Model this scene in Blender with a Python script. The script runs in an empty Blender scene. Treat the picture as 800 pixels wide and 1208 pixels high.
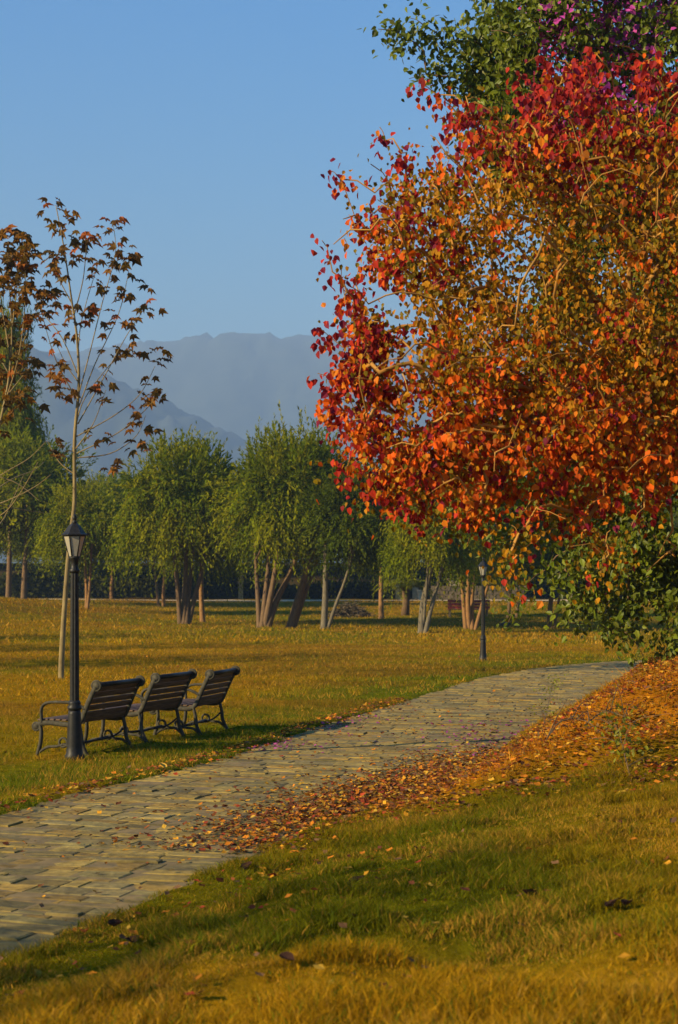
import bpy, math, random
import numpy as np
from mathutils import Vector, Matrix

R = math.radians
SC = bpy.context.scene
COL = SC.collection
rng = np.random.default_rng(7)
random.seed(7)

# ------------------------------------------------------------------ camera, sky, sun, exposure
FPX, HOR, CX, CAMZ = 2000.0, 691.0, 400.0, 2.07       # focal length / horizon / centre in 800x1208 photo pixels
cam_d = bpy.data.cameras.new('camera')
cam_d.sensor_fit = 'VERTICAL'
cam_d.sensor_height = 36.0
cam_d.lens = FPX / 1208.0 * 36.0
cam_d.shift_y = (HOR - 604.0) / 1208.0
cam_d.clip_start, cam_d.clip_end = 0.1, 9000.0
cam_d.dof.use_dof = True
cam_d.dof.focus_distance = 20.0
cam_d.dof.aperture_fstop = 4.0
cam = bpy.data.objects.new('camera', cam_d)
cam.location = (0, 0, CAMZ)
cam.rotation_euler = (R(90), 0, 0)
COL.objects.link(cam)
SC.camera = cam

SUN_ELEV = 24.0
LIGHT = Vector((0.90, 0.436, 0)).normalized()       # horizontal direction the light travels
sun_az = math.atan2(-LIGHT.x, -LIGHT.y)              # clockwise from +Y to the sun

world = bpy.data.worlds.new('World')
SC.world = world
world.use_nodes = True
wn = world.node_tree
bg = wn.nodes['Background']
sky = wn.nodes.new('ShaderNodeTexSky')
sky.sky_type = 'NISHITA'
sky.sun_disc = False
sky.sun_elevation = R(SUN_ELEV)
sky.sun_rotation = sun_az
sky.altitude = 500
sky.air_density = 2.1
sky.dust_density = 1.0
sky.ozone_density = 10.0
hs = wn.nodes.new('ShaderNodeHueSaturation'); hs.inputs['Saturation'].default_value = 1.28; hs.inputs['Hue'].default_value = 0.512
wn.links.new(sky.outputs['Color'], hs.inputs['Color']); wn.links.new(hs.outputs['Color'], bg.inputs['Color'])
bg.inputs['Strength'].default_value = 0.073

sl = bpy.data.lights.new('sun', 'SUN')
sl.energy = 5.0
sl.angle = R(0.6)
sl.color = (1.0, 0.79, 0.46)
sun = bpy.data.objects.new('sun', sl)
e = R(SUN_ELEV)
sun.rotation_euler = Vector((LIGHT.x * math.cos(e), LIGHT.y * math.cos(e), -math.sin(e))).to_track_quat('-Z', 'Y').to_euler()
sun.location = (-40, -10, 40)
COL.objects.link(sun)

SC.view_settings.view_transform = 'Standard'
SC.view_settings.look = 'None'
SC.view_settings.gamma = 1.0
SC.view_settings.exposure = 1.52
SC.cycles.volume_bounces = 0
SC.cycles.max_bounces = 6
SC.cycles.transparent_max_bounces = 8

# ------------------------------------------------------------------ helpers
def tag(o, label=None, cat=None, group=None, kind=None):
    if label: o['label'] = label
    if cat: o['category'] = cat
    if group: o['group'] = group
    if kind: o['kind'] = kind
    return o

def link(o, parent=None):
    COL.objects.link(o)
    if parent is not None: o.parent = parent
    return o

def empty(name, loc=(0, 0, 0), rz=0.0, parent=None):
    o = bpy.data.objects.new(name, None)
    o.empty_display_size = 0.2
    o.location = loc
    o.rotation_euler = (0, 0, rz)
    return link(o, parent)

def np_mesh(name, V, F, mat, colors=None, smooth=False):
    """V (n,3); F (m,k) uniform polygons; colors (n,3) -> point attribute col"""
    V = np.ascontiguousarray(V, dtype=np.float32)
    F = np.ascontiguousarray(F, dtype=np.int32)
    me = bpy.data.meshes.new(name)
    m, k = F.shape
    me.vertices.add(len(V)); me.vertices.foreach_set('co', V.ravel())
    me.loops.add(m * k); me.loops.foreach_set('vertex_index', F.ravel())
    me.polygons.add(m)
    me.polygons.foreach_set('loop_start', np.arange(m, dtype=np.int32) * k)
    me.polygons.foreach_set('use_smooth', np.full(m, smooth, dtype=bool))
    if colors is not None:
        a = me.attributes.new('col', 'FLOAT_COLOR', 'POINT')
        c = np.ones((len(V), 4), dtype=np.float32); c[:, :3] = colors
        a.data.foreach_set('color', c.ravel())
    me.update(calc_edges=True)
    me.materials.append(mat)
    return me

def obj(name, me, parent=None):
    return link(bpy.data.objects.new(name, me), parent)

class MB:
    """collects quads / ngons into one mesh"""
    def __init__(s): s.v = []; s.f = []
    def add(s, vs, fs):
        b = len(s.v); s.v.extend([tuple(map(float, p)) for p in vs]); s.f.extend([tuple(i + b for i in f) for f in fs])
    def box(s, c, d, M=None):
        x, y, z = d[0] / 2, d[1] / 2, d[2] / 2
        vs = [Vector((sx * x, sy * y, sz * z)) for sz in (-1, 1) for sx, sy in ((-1, -1), (1, -1), (1, 1), (-1, 1))]
        if M is not None: vs = [M @ v for v in vs]
        s.add([v + Vector(c) for v in vs], [(3, 2, 1, 0), (4, 5, 6, 7), (0, 1, 5, 4), (1, 2, 6, 5), (2, 3, 7, 6), (3, 0, 4, 7)])
    def tube(s, pts, rad, n=6, flat=None, cap=True):
        """sweep; flat=(a,b) gives an elliptical section (side, up) factors"""
        pts = [Vector(p) for p in pts]
        m = len(pts)
        if not hasattr(rad, '__len__'): rad = [rad] * m
        b = len(s.v)
        ref = None
        for i, p in enumerate(pts):
            t = (pts[min(i + 1, m - 1)] - pts[max(i - 1, 0)])
            t = t.normalized() if t.length > 1e-9 else Vector((0, 0, 1))
            if ref is None: ref = Vector((0, 0, 1)) if abs(t.z) < 0.9 else Vector((1, 0, 0))
            u = ref - t * ref.dot(t)
            if u.length < 1e-6: u = t.orthogonal()
            u.normalize(); w = t.cross(u); ref = u
            for k in range(n):
                a = 2 * math.pi * (k + 0.5) / n
                fa, fb = flat or (1, 1)
                q = p + (w * (math.cos(a) * fa) + u * (math.sin(a) * fb)) * rad[i]
                s.v.append(tuple(q))
        for i in range(m - 1):
            for k in range(n):
                k2 = (k + 1) % n
                s.f.append((b + i * n + k, b + i * n + k2, b + (i + 1) * n + k2, b + (i + 1) * n + k))
        if cap:
            s.f.append(tuple(b + k for k in range(n))[::-1])
            s.f.append(tuple(b + (m - 1) * n + k for k in range(n)))
    def lathe(s, prof, n=16, c=(0, 0, 0), flute=0.0, cap=True):
        b = len(s.v)
        for r, z in prof:
            for k in range(n):
                a = 2 * math.pi * k / n
                rr = r * (1 - (flute if k % 2 else 0))
                s.v.append((c[0] + rr * math.cos(a), c[1] + rr * math.sin(a), c[2] + z))
        for i in range(len(prof) - 1):
            for k in range(n):
                k2 = (k + 1) % n
                s.f.append((b + i * n + k, b + i * n + k2, b + (i + 1) * n + k2, b + (i + 1) * n + k))
        if cap:
            s.f.append(tuple(b + k for k in range(n))[::-1])
            s.f.append(tuple(b + (len(prof) - 1) * n + k for k in range(n)))
    def mesh(s, name, mat, smooth=False):
        me = bpy.data.meshes.new(name)
        me.from_pydata(s.v, [], s.f)
        me.polygons.foreach_set('use_smooth', np.full(len(me.polygons), smooth, dtype=bool))
        me.materials.append(mat)
        me.update()
        return me
    def build(s, name, mat, parent=None, smooth=False):
        return obj(name, s.mesh(name, mat, smooth), parent)

def sstep(a, b, x):
    t = np.clip((x - a) / (b - a), 0, 1)
    return t * t * (3 - 2 * t)

_tab = np.random.default_rng(3).random((256, 256))
def vnoise(x, y):
    xi = np.floor(x).astype(int); yi = np.floor(y).astype(int)
    fx = x - xi; fy = y - yi
    fx = fx * fx * (3 - 2 * fx); fy = fy * fy * (3 - 2 * fy)
    g = lambda a, b: _tab[a & 255, b & 255]
    return (g(xi, yi) * (1 - fx) + g(xi + 1, yi) * fx) * (1 - fy) + (g(xi, yi + 1) * (1 - fx) + g(xi + 1, yi + 1) * fx) * fy
def fbm(x, y, o=4):
    s = 0; a = 0.5; n = 0
    for i in range(o):
        s = s + a * vnoise(x * 2 ** i + 17.3 * i, y * 2 ** i + 9.1 * i); n += a; a *= 0.5
    return s / n

def at(px, py, Y):
    """world point at depth Y seen at photo pixel (px,py)"""
    return Vector(((px - CX) / FPX * Y, Y, CAMZ - (py - HOR) / FPX * Y))

# ------------------------------------------------------------------ materials
def new_mat(name):
    m = bpy.data.materials.new(name); m.use_nodes = True
    nt = m.node_tree
    return m, nt, nt.nodes, nt.links, nt.nodes['Principled BSDF']

def noise_mat(name, c1, c2, scale, rough=0.7, bump=0.0, metallic=0.0, detail=6, stretch=(1, 1, 1), spec=0.5, bdist=0.02):
    m, nt, N, L, P = new_mat(name)
    tc = N.new('ShaderNodeTexCoord'); mp = N.new('ShaderNodeMapping'); mp.inputs['Scale'].default_value = stretch
    L.new(tc.outputs['Object'], mp.inputs['Vector'])
    nz = N.new('ShaderNodeTexNoise'); nz.inputs['Scale'].default_value = scale; nz.inputs['Detail'].default_value = detail
    L.new(mp.outputs['Vector'], nz.inputs['Vector'])
    rp = N.new('ShaderNodeValToRGB')
    rp.color_ramp.elements[0].position = 0.3; rp.color_ramp.elements[1].position = 0.7
    rp.color_ramp.elements[0].color = (*c1, 1); rp.color_ramp.elements[1].color = (*c2, 1)
    L.new(nz.outputs['Fac'], rp.inputs['Fac']); L.new(rp.outputs['Color'], P.inputs['Base Color'])
    P.inputs['Roughness'].default_value = rough; P.inputs['Metallic'].default_value = metallic
    P.inputs['Specular IOR Level'].default_value = spec
    if bump:
        bp = N.new('ShaderNodeBump'); bp.inputs['Strength'].default_value = bump; bp.inputs['Distance'].default_value = bdist
        L.new(nz.outputs['Fac'], bp.inputs['Height']); L.new(bp.outputs['Normal'], P.inputs['Normal'])
    return m

def leaf_mat(name, rough=0.45, trans=0.35, spec=0.3, tint=(1, 1, 1)):
    m, nt, N, L, P = new_mat(name)
    at_ = N.new('ShaderNodeAttribute'); at_.attribute_name = 'col'
    mx = N.new('ShaderNodeMix'); mx.data_type = 'RGBA'; mx.blend_type = 'MULTIPLY'; mx.inputs[0].default_value = 1
    L.new(at_.outputs['Color'], mx.inputs[6]); mx.inputs[7].default_value = (*tint, 1)
    L.new(mx.outputs[2], P.inputs['Base Color'])
    P.inputs['Roughness'].default_value = rough; P.inputs['Specular IOR Level'].default_value = spec
    tr = N.new('ShaderNodeBsdfTranslucent'); L.new(mx.outputs[2], tr.inputs['Color'])
    ms = N.new('ShaderNodeMixShader'); ms.inputs[0].default_value = trans
    L.new(P.outputs[0], ms.inputs[1]); L.new(tr.outputs[0], ms.inputs[2])
    L.new(ms.outputs[0], N['Material Output'].inputs['Surface'])
    return m

M_leaf = leaf_mat('autumn_leaf', 0.6, 0.42, 0.12)
M_green = leaf_mat('green_leaf', 0.45, 0.38, 0.25)
M_far = leaf_mat('park_foliage', 0.8, 0.42, 0.03)
M_grass = leaf_mat('grass_blade', 0.9, 0.35, 0.0)
M_litter = leaf_mat('leaf_litter', 0.9, 0.15, 0.05)
M_bark = noise_mat('bark', (0.07, 0.042, 0.018), (0.17, 0.10, 0.04), 6, 0.9, 0.6, stretch=(3, 3, 0.6))
M_bark_warm = noise_mat('bark_warm', (0.14, 0.07, 0.02), (0.27, 0.14, 0.042), 6, 0.9, 0.5, stretch=(3, 3, 0.6))
M_bark_grey = noise_mat('bark_grey', (0.07, 0.058, 0.035), (0.16, 0.13, 0.075), 6, 0.9, 0.5, stretch=(3, 3, 0.6))
M_twig = noise_mat('twig_bark', (0.22, 0.10, 0.02), (0.44, 0.24, 0.06), 3, 0.9, 0.3, spec=0.1)
M_plane_bark = noise_mat('plane_bark', (0.12, 0.085, 0.03), (0.25, 0.185, 0.065), 5, 0.8, 0.3, stretch=(2, 2, 0.7))
M_iron = noise_mat('cast_iron', (0.010, 0.010, 0.009), (0.022, 0.021, 0.018), 22, 0.48, 0.15, metallic=0.0, spec=0.2, bdist=0.004)
M_iron_worn = noise_mat('worn_iron', (0.035, 0.032, 0.022), (0.075, 0.068, 0.045), 18, 0.7, 0.25, spec=0.1, bdist=0.004)
M_slat = noise_mat('dark_slat', (0.030, 0.015, 0.006), (0.14, 0.078, 0.036), 7, 0.7, 0.3, stretch=(0.5, 8, 8), spec=0.4, bdist=0.004)
M_frost = noise_mat('frosted_pane', (0.24, 0.22, 0.17), (0.38, 0.35, 0.27), 4, 0.25, 0.0, spec=0.6)
M_red = noise_mat('red_paint', (0.20, 0.02, 0.015), (0.30, 0.035, 0.025), 5, 0.5, 0.1)
M_dark = noise_mat('dark_rag', (0.012, 0.012, 0.013), (0.03, 0.028, 0.026), 8, 0.8, 0.3)
M_wall = noise_mat('rough_stone', (0.07, 0.05, 0.025), (0.15, 0.11, 0.055), 3, 0.9, 0.5)
M_pillar = noise_mat('pale_stone', (0.38, 0.28, 0.15), (0.55, 0.42, 0.24), 4, 0.9, 0.4)
M_brush = noise_mat('dead_brush', (0.05, 0.035, 0.016), (0.12, 0.085, 0.04), 5, 0.9)
M_road = noise_mat('dust_road', (0.42, 0.31, 0.16), (0.55, 0.42, 0.24), 0.6, 0.95, 0.2)
M_hill = noise_mat('wooded_hill', (0.014, 0.026, 0.016), (0.034, 0.045, 0.026), 0.02, 0.95, 0.0, detail=10)

# ------------------------------------------------------------------ path line and terrain heights
left_edge = [(-11.5, 0.0), (-8.3, 4.2), (-6.1, 7.4), (-4.7, 10.4), (-3.85, 12.9), (-3.08, 15.4), (-2.3, 17.7), (-1.6, 19.6), (-1.0, 21.9), (-0.2, 25.2),
             (1.04, 29.8), (2.9, 37.0), (4.7, 41.8), (7.0, 45.6), (10.0, 47.6), (15, 49), (26, 50.5), (45, 52)]
def catmull(P, k=14):
    P = [np.array(p, float) for p in P]; out = []
    for i in range(len(P) - 1):
        p0, p1, p2, p3 = P[max(i - 1, 0)], P[i], P[i + 1], P[min(i + 2, len(P) - 1)]
        for t in np.linspace(0, 1, k, endpoint=False):
            out.append(0.5 * ((2 * p1) + (-p0 + p2) * t + (2 * p0 - 5 * p1 + 4 * p2 - p3) * t * t + (-p0 + 3 * p1 - 3 * p2 + p3) * t ** 3))
    out.append(P[-1]); return np.array(out)
LE = catmull(left_edge)
tan = np.gradient(LE, axis=0); tan /= np.linalg.norm(tan, axis=1)[:, None]
nor = np.stack([tan[:, 1], -tan[:, 0]], 1)              # to the right
HALF = 1.55
CL = LE + nor * HALF
for _ in range(6):
    CL[1:-1] = 0.25 * CL[:-2] + 0.5 * CL[1:-1] + 0.25 * CL[2:]
tan = np.gradient(CL, axis=0); tan /= np.linalg.norm(tan, axis=1)[:, None]
nor = np.stack([tan[:, 1], -tan[:, 0]], 1)
arc = np.concatenate([[0], np.cumsum(np.linalg.norm(np.diff(CL, axis=0), axis=1))])

def lateral(X, Y):
    """signed lateral distance from the path centre line (right positive)"""
    X = np.asarray(X, float).ravel(); Y = np.asarray(Y, float).ravel()
    out = np.empty(len(X))
    for i in range(0, len(X), 40000):
        d = np.stack([X[i:i + 40000], Y[i:i + 40000]], 1)
        q = d[:, None, :] - CL[None]
        k = np.argmin((q ** 2).sum(2), axis=1)
        v = d - CL[k]
        s = (v * nor[k]).sum(1); dist = np.linalg.norm(v, axis=1)
        out[i:i + 40000] = np.where(s >= 0, dist, -dist)
    return out

def Hs(X, Y, lat):
    sd = lat - HALF
    near = 1.0 - sstep(60, 90, Y)
    z = (fbm(X * 0.5, Y * 0.5, 3) - 0.5) * 0.14 * sstep(0.1, 1.5, np.abs(lat) - HALF)
    z = z + sstep(85, 135, Y) * 0.95 + sstep(150, 215, Y) * 4.0
    z = z + 1.45 * np.exp(-((X + 25) / 10.0) ** 2 - ((Y - 95) / 20.0) ** 2)
    A = 0.42 + 0.85 * sstep(13.6, 19.0, Y) - 0.55 * sstep(25, 40, Y)
    A = A * (1 - sstep(45, 60, Y))
    bank = A * (0.55 * sstep(0.0, 1.7, sd) + 0.45 * sstep(0.6, 3.2, sd)) + 0.10 * np.clip(sd - 3.0, 0, 30) * near * (A > 0)
    bump = (fbm(X * 1.6 + 31, Y * 1.6, 3) - 0.5) * 0.22 * sstep(0.2, 1.2, sd) * near
    z = z + np.where(sd > 0, bank + bump, 0)
    wob = HALF - np.abs(lat) - 0.30 * (fbm(X * 2.1 + 3, Y * 2.1, 3) - 0.38)
    inside = sstep(-0.02, 0.12, wob)
    return (z + 0.035 * sstep(-0.8, 0.0, wob)) * (1 - inside) - 0.05 * inside

def H(X, Y):
    X = np.atleast_1d(np.asarray(X, float)); Y = np.atleast_1d(np.asarray(Y, float))
    return Hs(X.ravel(), Y.ravel(), lateral(X, Y)).reshape(X.shape)
def h1(x, y): return float(H(x, y)[0])

def ground_at(px, py):
    """first ground point along the view ray through a photo pixel"""
    Ys = np.concatenate([np.arange(6, 60, 0.05), np.arange(60, 260, 0.25)])
    Xs = (px - CX) / FPX * Ys; Zs = CAMZ - (py - HOR) / FPX * Ys
    hit = np.nonzero(Zs <= H(Xs, Ys))[0]
    i = hit[0] if len(hit) else len(Ys) - 1
    return Vector((Xs[i], Ys[i], float(H(Xs[i], Ys[i])[0])))

GOLD = np.array([0.37, 0.20, 0.007]); OLIVE = np.array([0.19, 0.17, 0.006]); GREEN = np.array([0.10, 0.14, 0.006]); RUST = np.array([0.50, 0.185, 0.007])
def ground_colour(X, Y, lat):
    sd = lat - HALF
    n1 = fbm(X * 0.22 + 5, Y * 0.10 + 3, 4); n2 = fbm(X * 0.9 + 50, Y * 0.55, 3); n3 = fbm(X * 0.05 + 9, Y * 0.16 + 40, 3)
    g = sstep(0.36, 0.62, 0.5 * n1 + 0.25 * n2 + 0.25 * n3)
    left_green = (1 - sstep(0.5, 4.2, -lat - HALF)) * (lat < 0) * (Y > 12) * (Y < 60) * sstep(0.28, 0.52, n2 + 0.1)
    g = np.clip(np.maximum(g * 0.75, left_green * 0.95), 0, 1)
    fg = (lat > 0) * (Y < 15.5)
    strip = sstep(7.5, 8.5, Y + 0.10 * X + (n2 - 0.5) * 1.6) * (1 - sstep(0.75, 1.0, n1 + 0.3)) 
    gold_edge = 1 - sstep(0.2, 1.6, sd + (n2 - 0.5) * 1.6)
    gf = np.clip(strip * (0.75 + 0.55 * n2) - gold_edge * (0.25 + 0.35 * sstep(11, 14, Y)), 0, 1)
    g = np.where(fg, gf, g)
    c = GOLD[None] * (1 - g[:, None]) + (OLIVE * 0.75 + GREEN * 0.25)[None] * g[:, None]
    lg = left_green * (1 - fg) * 0.75
    c = c * (1 - lg[:, None]) + (GREEN * 0.75 + OLIVE * 0.25)[None] * lg[:, None]
    c = np.where(fg[:, None], c * (1 - 0.22 * gf[:, None]), c)
    rust = (lat > 0) * sstep(14.0, 16.5, Y) * (1 - sstep(38, 46, Y)) * sstep(-0.1, 0.4, sd) * (0.35 + 0.65 * sstep(0.3, 0.6, n2))
    c = c * (1 - rust[:, None]) + RUST[None] * rust[:, None]
    dull = (lat < HALF) * sstep(0.50, 0.64, fbm(X * 0.12 + 70, Y * 0.35 + 11, 4)) * sstep(18, 30, Y) * 0.6
    c = c * (1 - dull[:, None]) + np.array([0.26, 0.125, 0.012])[None] * dull[:, None]
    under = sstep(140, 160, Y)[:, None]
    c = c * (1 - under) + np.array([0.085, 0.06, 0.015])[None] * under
    far = sstep(400, 700, Y)[:, None]
    return c * (1 - far) + np.array([0.06, 0.08, 0.03])[None] * far

# ---- ground sheet
ys = np.concatenate([np.arange(-60, 6, 2.5), np.arange(6, 32, 0.16), np.arange(32, 100, 0.8), 100 * 1.045 ** np.arange(0, 92)])
xs_c = np.arange(-8, 8.01, 0.16)
xs_o = 8 + np.cumsum(0.25 * 1.075 ** np.arange(1, 101))
xs = np.concatenate([-xs_o[::-1], xs_c, xs_o])
GX, GY = np.meshgrid(xs, ys)
lat = lateral(GX, GY)
GZ = Hs(GX.ravel(), GY.ravel(), lat)
nx, ny = len(xs), len(ys)
idx = np.arange(nx * ny).reshape(ny, nx)
F = np.stack([idx[:-1, :-1], idx[:-1, 1:], idx[1:, 1:], idx[1:, :-1]], -1).reshape(-1, 4)
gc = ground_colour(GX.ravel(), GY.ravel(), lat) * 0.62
m, nt, N, L, P = new_mat('grass_ground')
a_ = N.new('ShaderNodeAttribute'); a_.attribute_name = 'col'
tc = N.new('ShaderNodeTexCoord')
nz = N.new('ShaderNodeTexNoise'); nz.inputs['Scale'].default_value = 5; nz.inputs['Detail'].default_value = 10; nz.inputs['Roughness'].default_value = 0.7
L.new(tc.outputs['Object'], nz.inputs['Vector'])
mr = N.new('ShaderNodeMapRange'); mr.inputs[1].default_value = 0.3; mr.inputs[2].default_value = 0.7; mr.inputs[3].default_value = 0.55; mr.inputs[4].default_value = 1.45
L.new(nz.outputs['Fac'], mr.inputs[0])
mx = N.new('ShaderNodeMix'); mx.data_type = 'RGBA'; mx.blend_type = 'MULTIPLY'; mx.inputs[0].default_value = 1
L.new(a_.outputs['Color'], mx.inputs[6]); L.new(mr.outputs[0], mx.inputs[7]); L.new(mx.outputs[2], P.inputs['Base Color'])
P.inputs['Roughness'].default_value = 1; P.inputs['Specular IOR Level'].default_value = 0.0
bp = N.new('ShaderNodeBump'); bp.inputs['Strength'].default_value = 0.7; bp.inputs['Distance'].default_value = 0.08
L.new(nz.outputs['Fac'], bp.inputs['Height']); L.new(bp.outputs['Normal'], P.inputs['Normal'])
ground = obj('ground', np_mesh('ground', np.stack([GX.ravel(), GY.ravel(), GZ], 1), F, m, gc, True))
tag(ground, 'dry golden park lawn rising to a leafy bank beside the path', 'lawn', kind='structure')

# ---- path bed
rows = []
for i in range(len(CL)):
    for t in np.linspace(-1, 1, 33):
        p = CL[i] + nor[i] * (t * (HALF + 0.05))
        rows.append((p[0], p[1], 0.0125 - 0.03 * (abs(t) > 0.99)))
V = np.array(rows); k = 33
V[:, 2] += (fbm(V[:, 0] * 3.0, V[:, 1] * 3.0, 3) - 0.5) * 0.018
idx = np.arange(len(CL) * k).reshape(len(CL), k)
F = np.stack([idx[:-1, :-1], idx[:-1, 1:], idx[1:, 1:], idx[1:, :-1]], -1).reshape(-1, 4)
M_bed = noise_mat('sandy_joint', (0.10, 0.07, 0.021), (0.21, 0.14, 0.042), 7, 1.0, 0.5, detail=10)
path = obj('path', np_mesh('path', V, F, M_bed))
tag(path, 'curving flagstone path strewn with fallen leaves', 'path', kind='structure')

# stones: irregular slabs laid in rough courses
def stone_mat():
    m, nt, N, L, P = new_mat('flagstone')
    a_ = N.new('ShaderNodeAttribute'); a_.attribute_name = 'col'
    g = N.new('ShaderNodeNewGeometry')
    nz = N.new('ShaderNodeTexNoise'); nz.inputs['Scale'].default_value = 14; nz.inputs['Detail'].default_value = 8
    nz2 = N.new('ShaderNodeTexNoise'); nz2.inputs['Scale'].default_value = 2.3; nz2.inputs['Detail'].default_value = 6
    L.new(g.outputs['Position'], nz.inputs['Vector']); L.new(g.outputs['Position'], nz2.inputs['Vector'])
    ad = N.new('ShaderNodeMath'); L.new(nz.outputs['Fac'], ad.inputs[0]); L.new(nz2.outputs['Fac'], ad.inputs[1])
    mr = N.new('ShaderNodeMapRange'); mr.inputs[1].default_value = 0.7; mr.inputs[2].default_value = 1.3; mr.inputs[3].default_value = 0.55; mr.inputs[4].default_value = 1.4
    L.new(ad.outputs[0], mr.inputs[0])
    mx = N.new('ShaderNodeMix'); mx.data_type = 'RGBA'; mx.blend_type = 'MULTIPLY'; mx.inputs[0].default_value = 1
    L.new(a_.outputs['Color'], mx.inputs[6]); L.new(mr.outputs[0], mx.inputs[7]); L.new(mx.outputs[2], P.inputs['Base Color'])
    P.inputs['Roughness'].default_value = 0.85; P.inputs['Specular IOR Level'].default_value = 0.25
    bp = N.new('ShaderNodeBump'); bp.inputs['Strength'].default_value = 0.6; bp.inputs['Distance'].default_value = 0.02
    L.new(nz.outputs['Fac'], bp.inputs['Height']); L.new(bp.outputs['Normal'], P.inputs['Normal'])
    return m
M_stone = stone_mat()
def path_pt(s, t):
    return np.array([np.interp(s, arc, CL[:, 0]) + np.interp(s, arc, nor[:, 0]) * t, np.interp(s, arc, CL[:, 1]) + np.interp(s, arc, nor[:, 1]) * t])
stones = []
s = arc[np.argmin(np.abs(CL[:, 1] - 6.5))]
s_end = arc[np.argmin(np.abs(CL[:, 1] - 49.2))]
rs = np.random.default_rng(11)
while s < s_end:
    dep = rs.choice([rs.uniform(0.09, 0.16), rs.uniform(0.16, 0.30)])
    t = -HALF + rs.uniform(-0.05, 0.12)
    skew = 0.12 * math.sin(s * 1.3) + rs.uniform(-0.03, 0.03)
    while t < HALF - 0.08:
        w = min(rs.choice([rs.uniform(0.13, 0.30), rs.uniform(0.30, 0.58)]), HALF + rs.uniform(-0.05, 0.05) - t)
        if w > 0.1:
            g = rs.uniform(0.001, 0.006)
            j = lambda: rs.uniform(-0.008, 0.008)
            ring = []
            for (a, b) in ((0, 0), (0.5, 0), (1, 0), (1, 0.5), (1, 1), (0.5, 1), (0, 1), (0, 0.5)):
                st = s + g + (dep - 2 * g) * b + j() + skew * (t + w * a) / HALF
                tt = t + g + (w - 2 * g) * a + j()
                ring.append(path_pt(st, tt))
            stones.append(np.array(ring))
        t += w
    s += dep
pal = np.array([[0.28, 0.195, 0.042], [0.25, 0.180, 0.042], [0.31, 0.215, 0.045], [0.23, 0.175, 0.055], [0.30, 0.19, 0.034], [0.21, 0.165, 0.048]])
def stone_geo(ring):
    c = ring.mean(0); top = rs.uniform(0.013, 0.021) + (0.012 if rs.random() < 0.06 else 0); tx, ty = rs.normal(0, 0.018, 2)
    zt = lambda p: top + (p[0] - c[0]) * tx + (p[1] - c[1]) * ty
    v = [[p[0], p[1], -0.02] for p in ring]
    v += [[p[0], p[1], zt(p) - 0.006] for p in ring]
    inn = c + (ring - c) * 0.93
    v += [[p[0], p[1], zt(p)] for p in inn]
    v += [[c[0], c[1], zt(c) + rs.uniform(-0.004, 0.006)]]
    f = []
    for k in range(8):
        k2 = (k + 1) % 8
        f += [(k, k2, 8 + k2, 8 + k), (8 + k, 8 + k2, 16 + k2, 16 + k)]
    for k in range(0, 8, 2):
        f.append((16 + k, 16 + k + 1, 16 + (k + 2) % 8, 24))
    col = pal[rs.integers(len(pal))] * rs.uniform(0.48, 1.0)
    return np.array(v), np.array(f), np.tile(col, (25, 1))
def visible(x, y, m=20): return abs(x / max(y, 0.1) * FPX) < 400 + m
vis = [i for i, r_ in enumerate(stones) if visible(*r_.mean(0)) and (CAMZ / r_.mean(0)[1] * FPX + HOR) < 1225]
vis.sort(key=lambda i: stones[i].mean(0)[1])
single = set(vis[:300])
bV, bF, bC, off = [], [], [], 0
for i, r_ in enumerate(stones):
    v, f, c = stone_geo(r_)
    if i in single:
        o0 = np.array([*r_.mean(0), 0.0])
        o = obj('paving_stone', np_mesh('paving_stone', v - o0, f, M_stone, c), path); o.location = o0
    else:
        bV.append(v); bF.append(f + off); bC.append(c); off += len(v)
o = obj('distant_paving', np_mesh('distant_paving', np.concatenate(bV), np.concatenate(bF), M_stone, np.concatenate(bC)), path)
tag(o, kind='stuff')

# ---- far dusty road
road = MB()
xr = np.linspace(-70, 60, 60)
vs = []
for x in xr:
    for yy in (126.5, 129.5):
        y2 = yy + 0.02 * x
        vs.append((x, y2, h1(x, y2) + 0.06))
road.add(vs, [(2 * i, 2 * i + 2, 2 * i + 3, 2 * i + 1) for i in range(len(xr) - 1)])
tag(road.build('road', M_road), 'pale dusty road at the far edge of the lawn', 'road', kind='structure')

# ---- hills
def hill(name, ridge_px, D, depth, seed, label):
    px_, py_ = zip(*ridge_px)
    Xw = (np.array(px_) - CX) / FPX * D; Zw = CAMZ + (HOR - np.array(py_)) / FPX * D
    X = np.arange(-4600, 4600.1, 5.0 * D / 1500)
    hgt = np.interp(X, Xw, Zw)
    hgt = hgt + (fbm(X * 0.006 + seed, X * 0 + seed, 4) - 0.5) * 14 * D / 1500
    hgt = np.clip(hgt, 2, None)
    v = np.linspace(0, 1, 44)
    prof = np.where(v < 0.5, np.sin(v / 0.5 * math.pi / 2) ** 1.25, np.cos((v - 0.5) / 0.5 * math.pi / 2))
    XX, VV = np.meshgrid(X, v)
    YY = D + (VV - 0.5) * depth
    rough = (fbm(XX * 0.008 + seed, YY * 0.008, 5) - 0.5)
    ZZ = hgt[None] * prof[:, None] + rough * 60 * D / 1500 * np.sin(math.pi * VV) * (np.abs(VV - 0.5) * 2) + (fbm(XX * 0.045 + seed, YY * 0.045, 4) - 0.5) * 38 * (prof[:, None] ** 0.5)
    ZZ = ZZ - 3 * (1 - prof[:, None])
    n0, n1 = XX.shape
    idx = np.arange(n0 * n1).reshape(n0, n1)
    F = np.stack([idx[:-1, :-1], idx[:-1, 1:], idx[1:, 1:], idx[1:, :-1]], -1).reshape(-1, 4)
    o = obj(name, np_mesh(name, np.stack([XX.ravel(), YY.ravel(), ZZ.ravel()], 1), F, M_hill, None, True))
    tag(o, label, 'hill', kind='structure')
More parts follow.
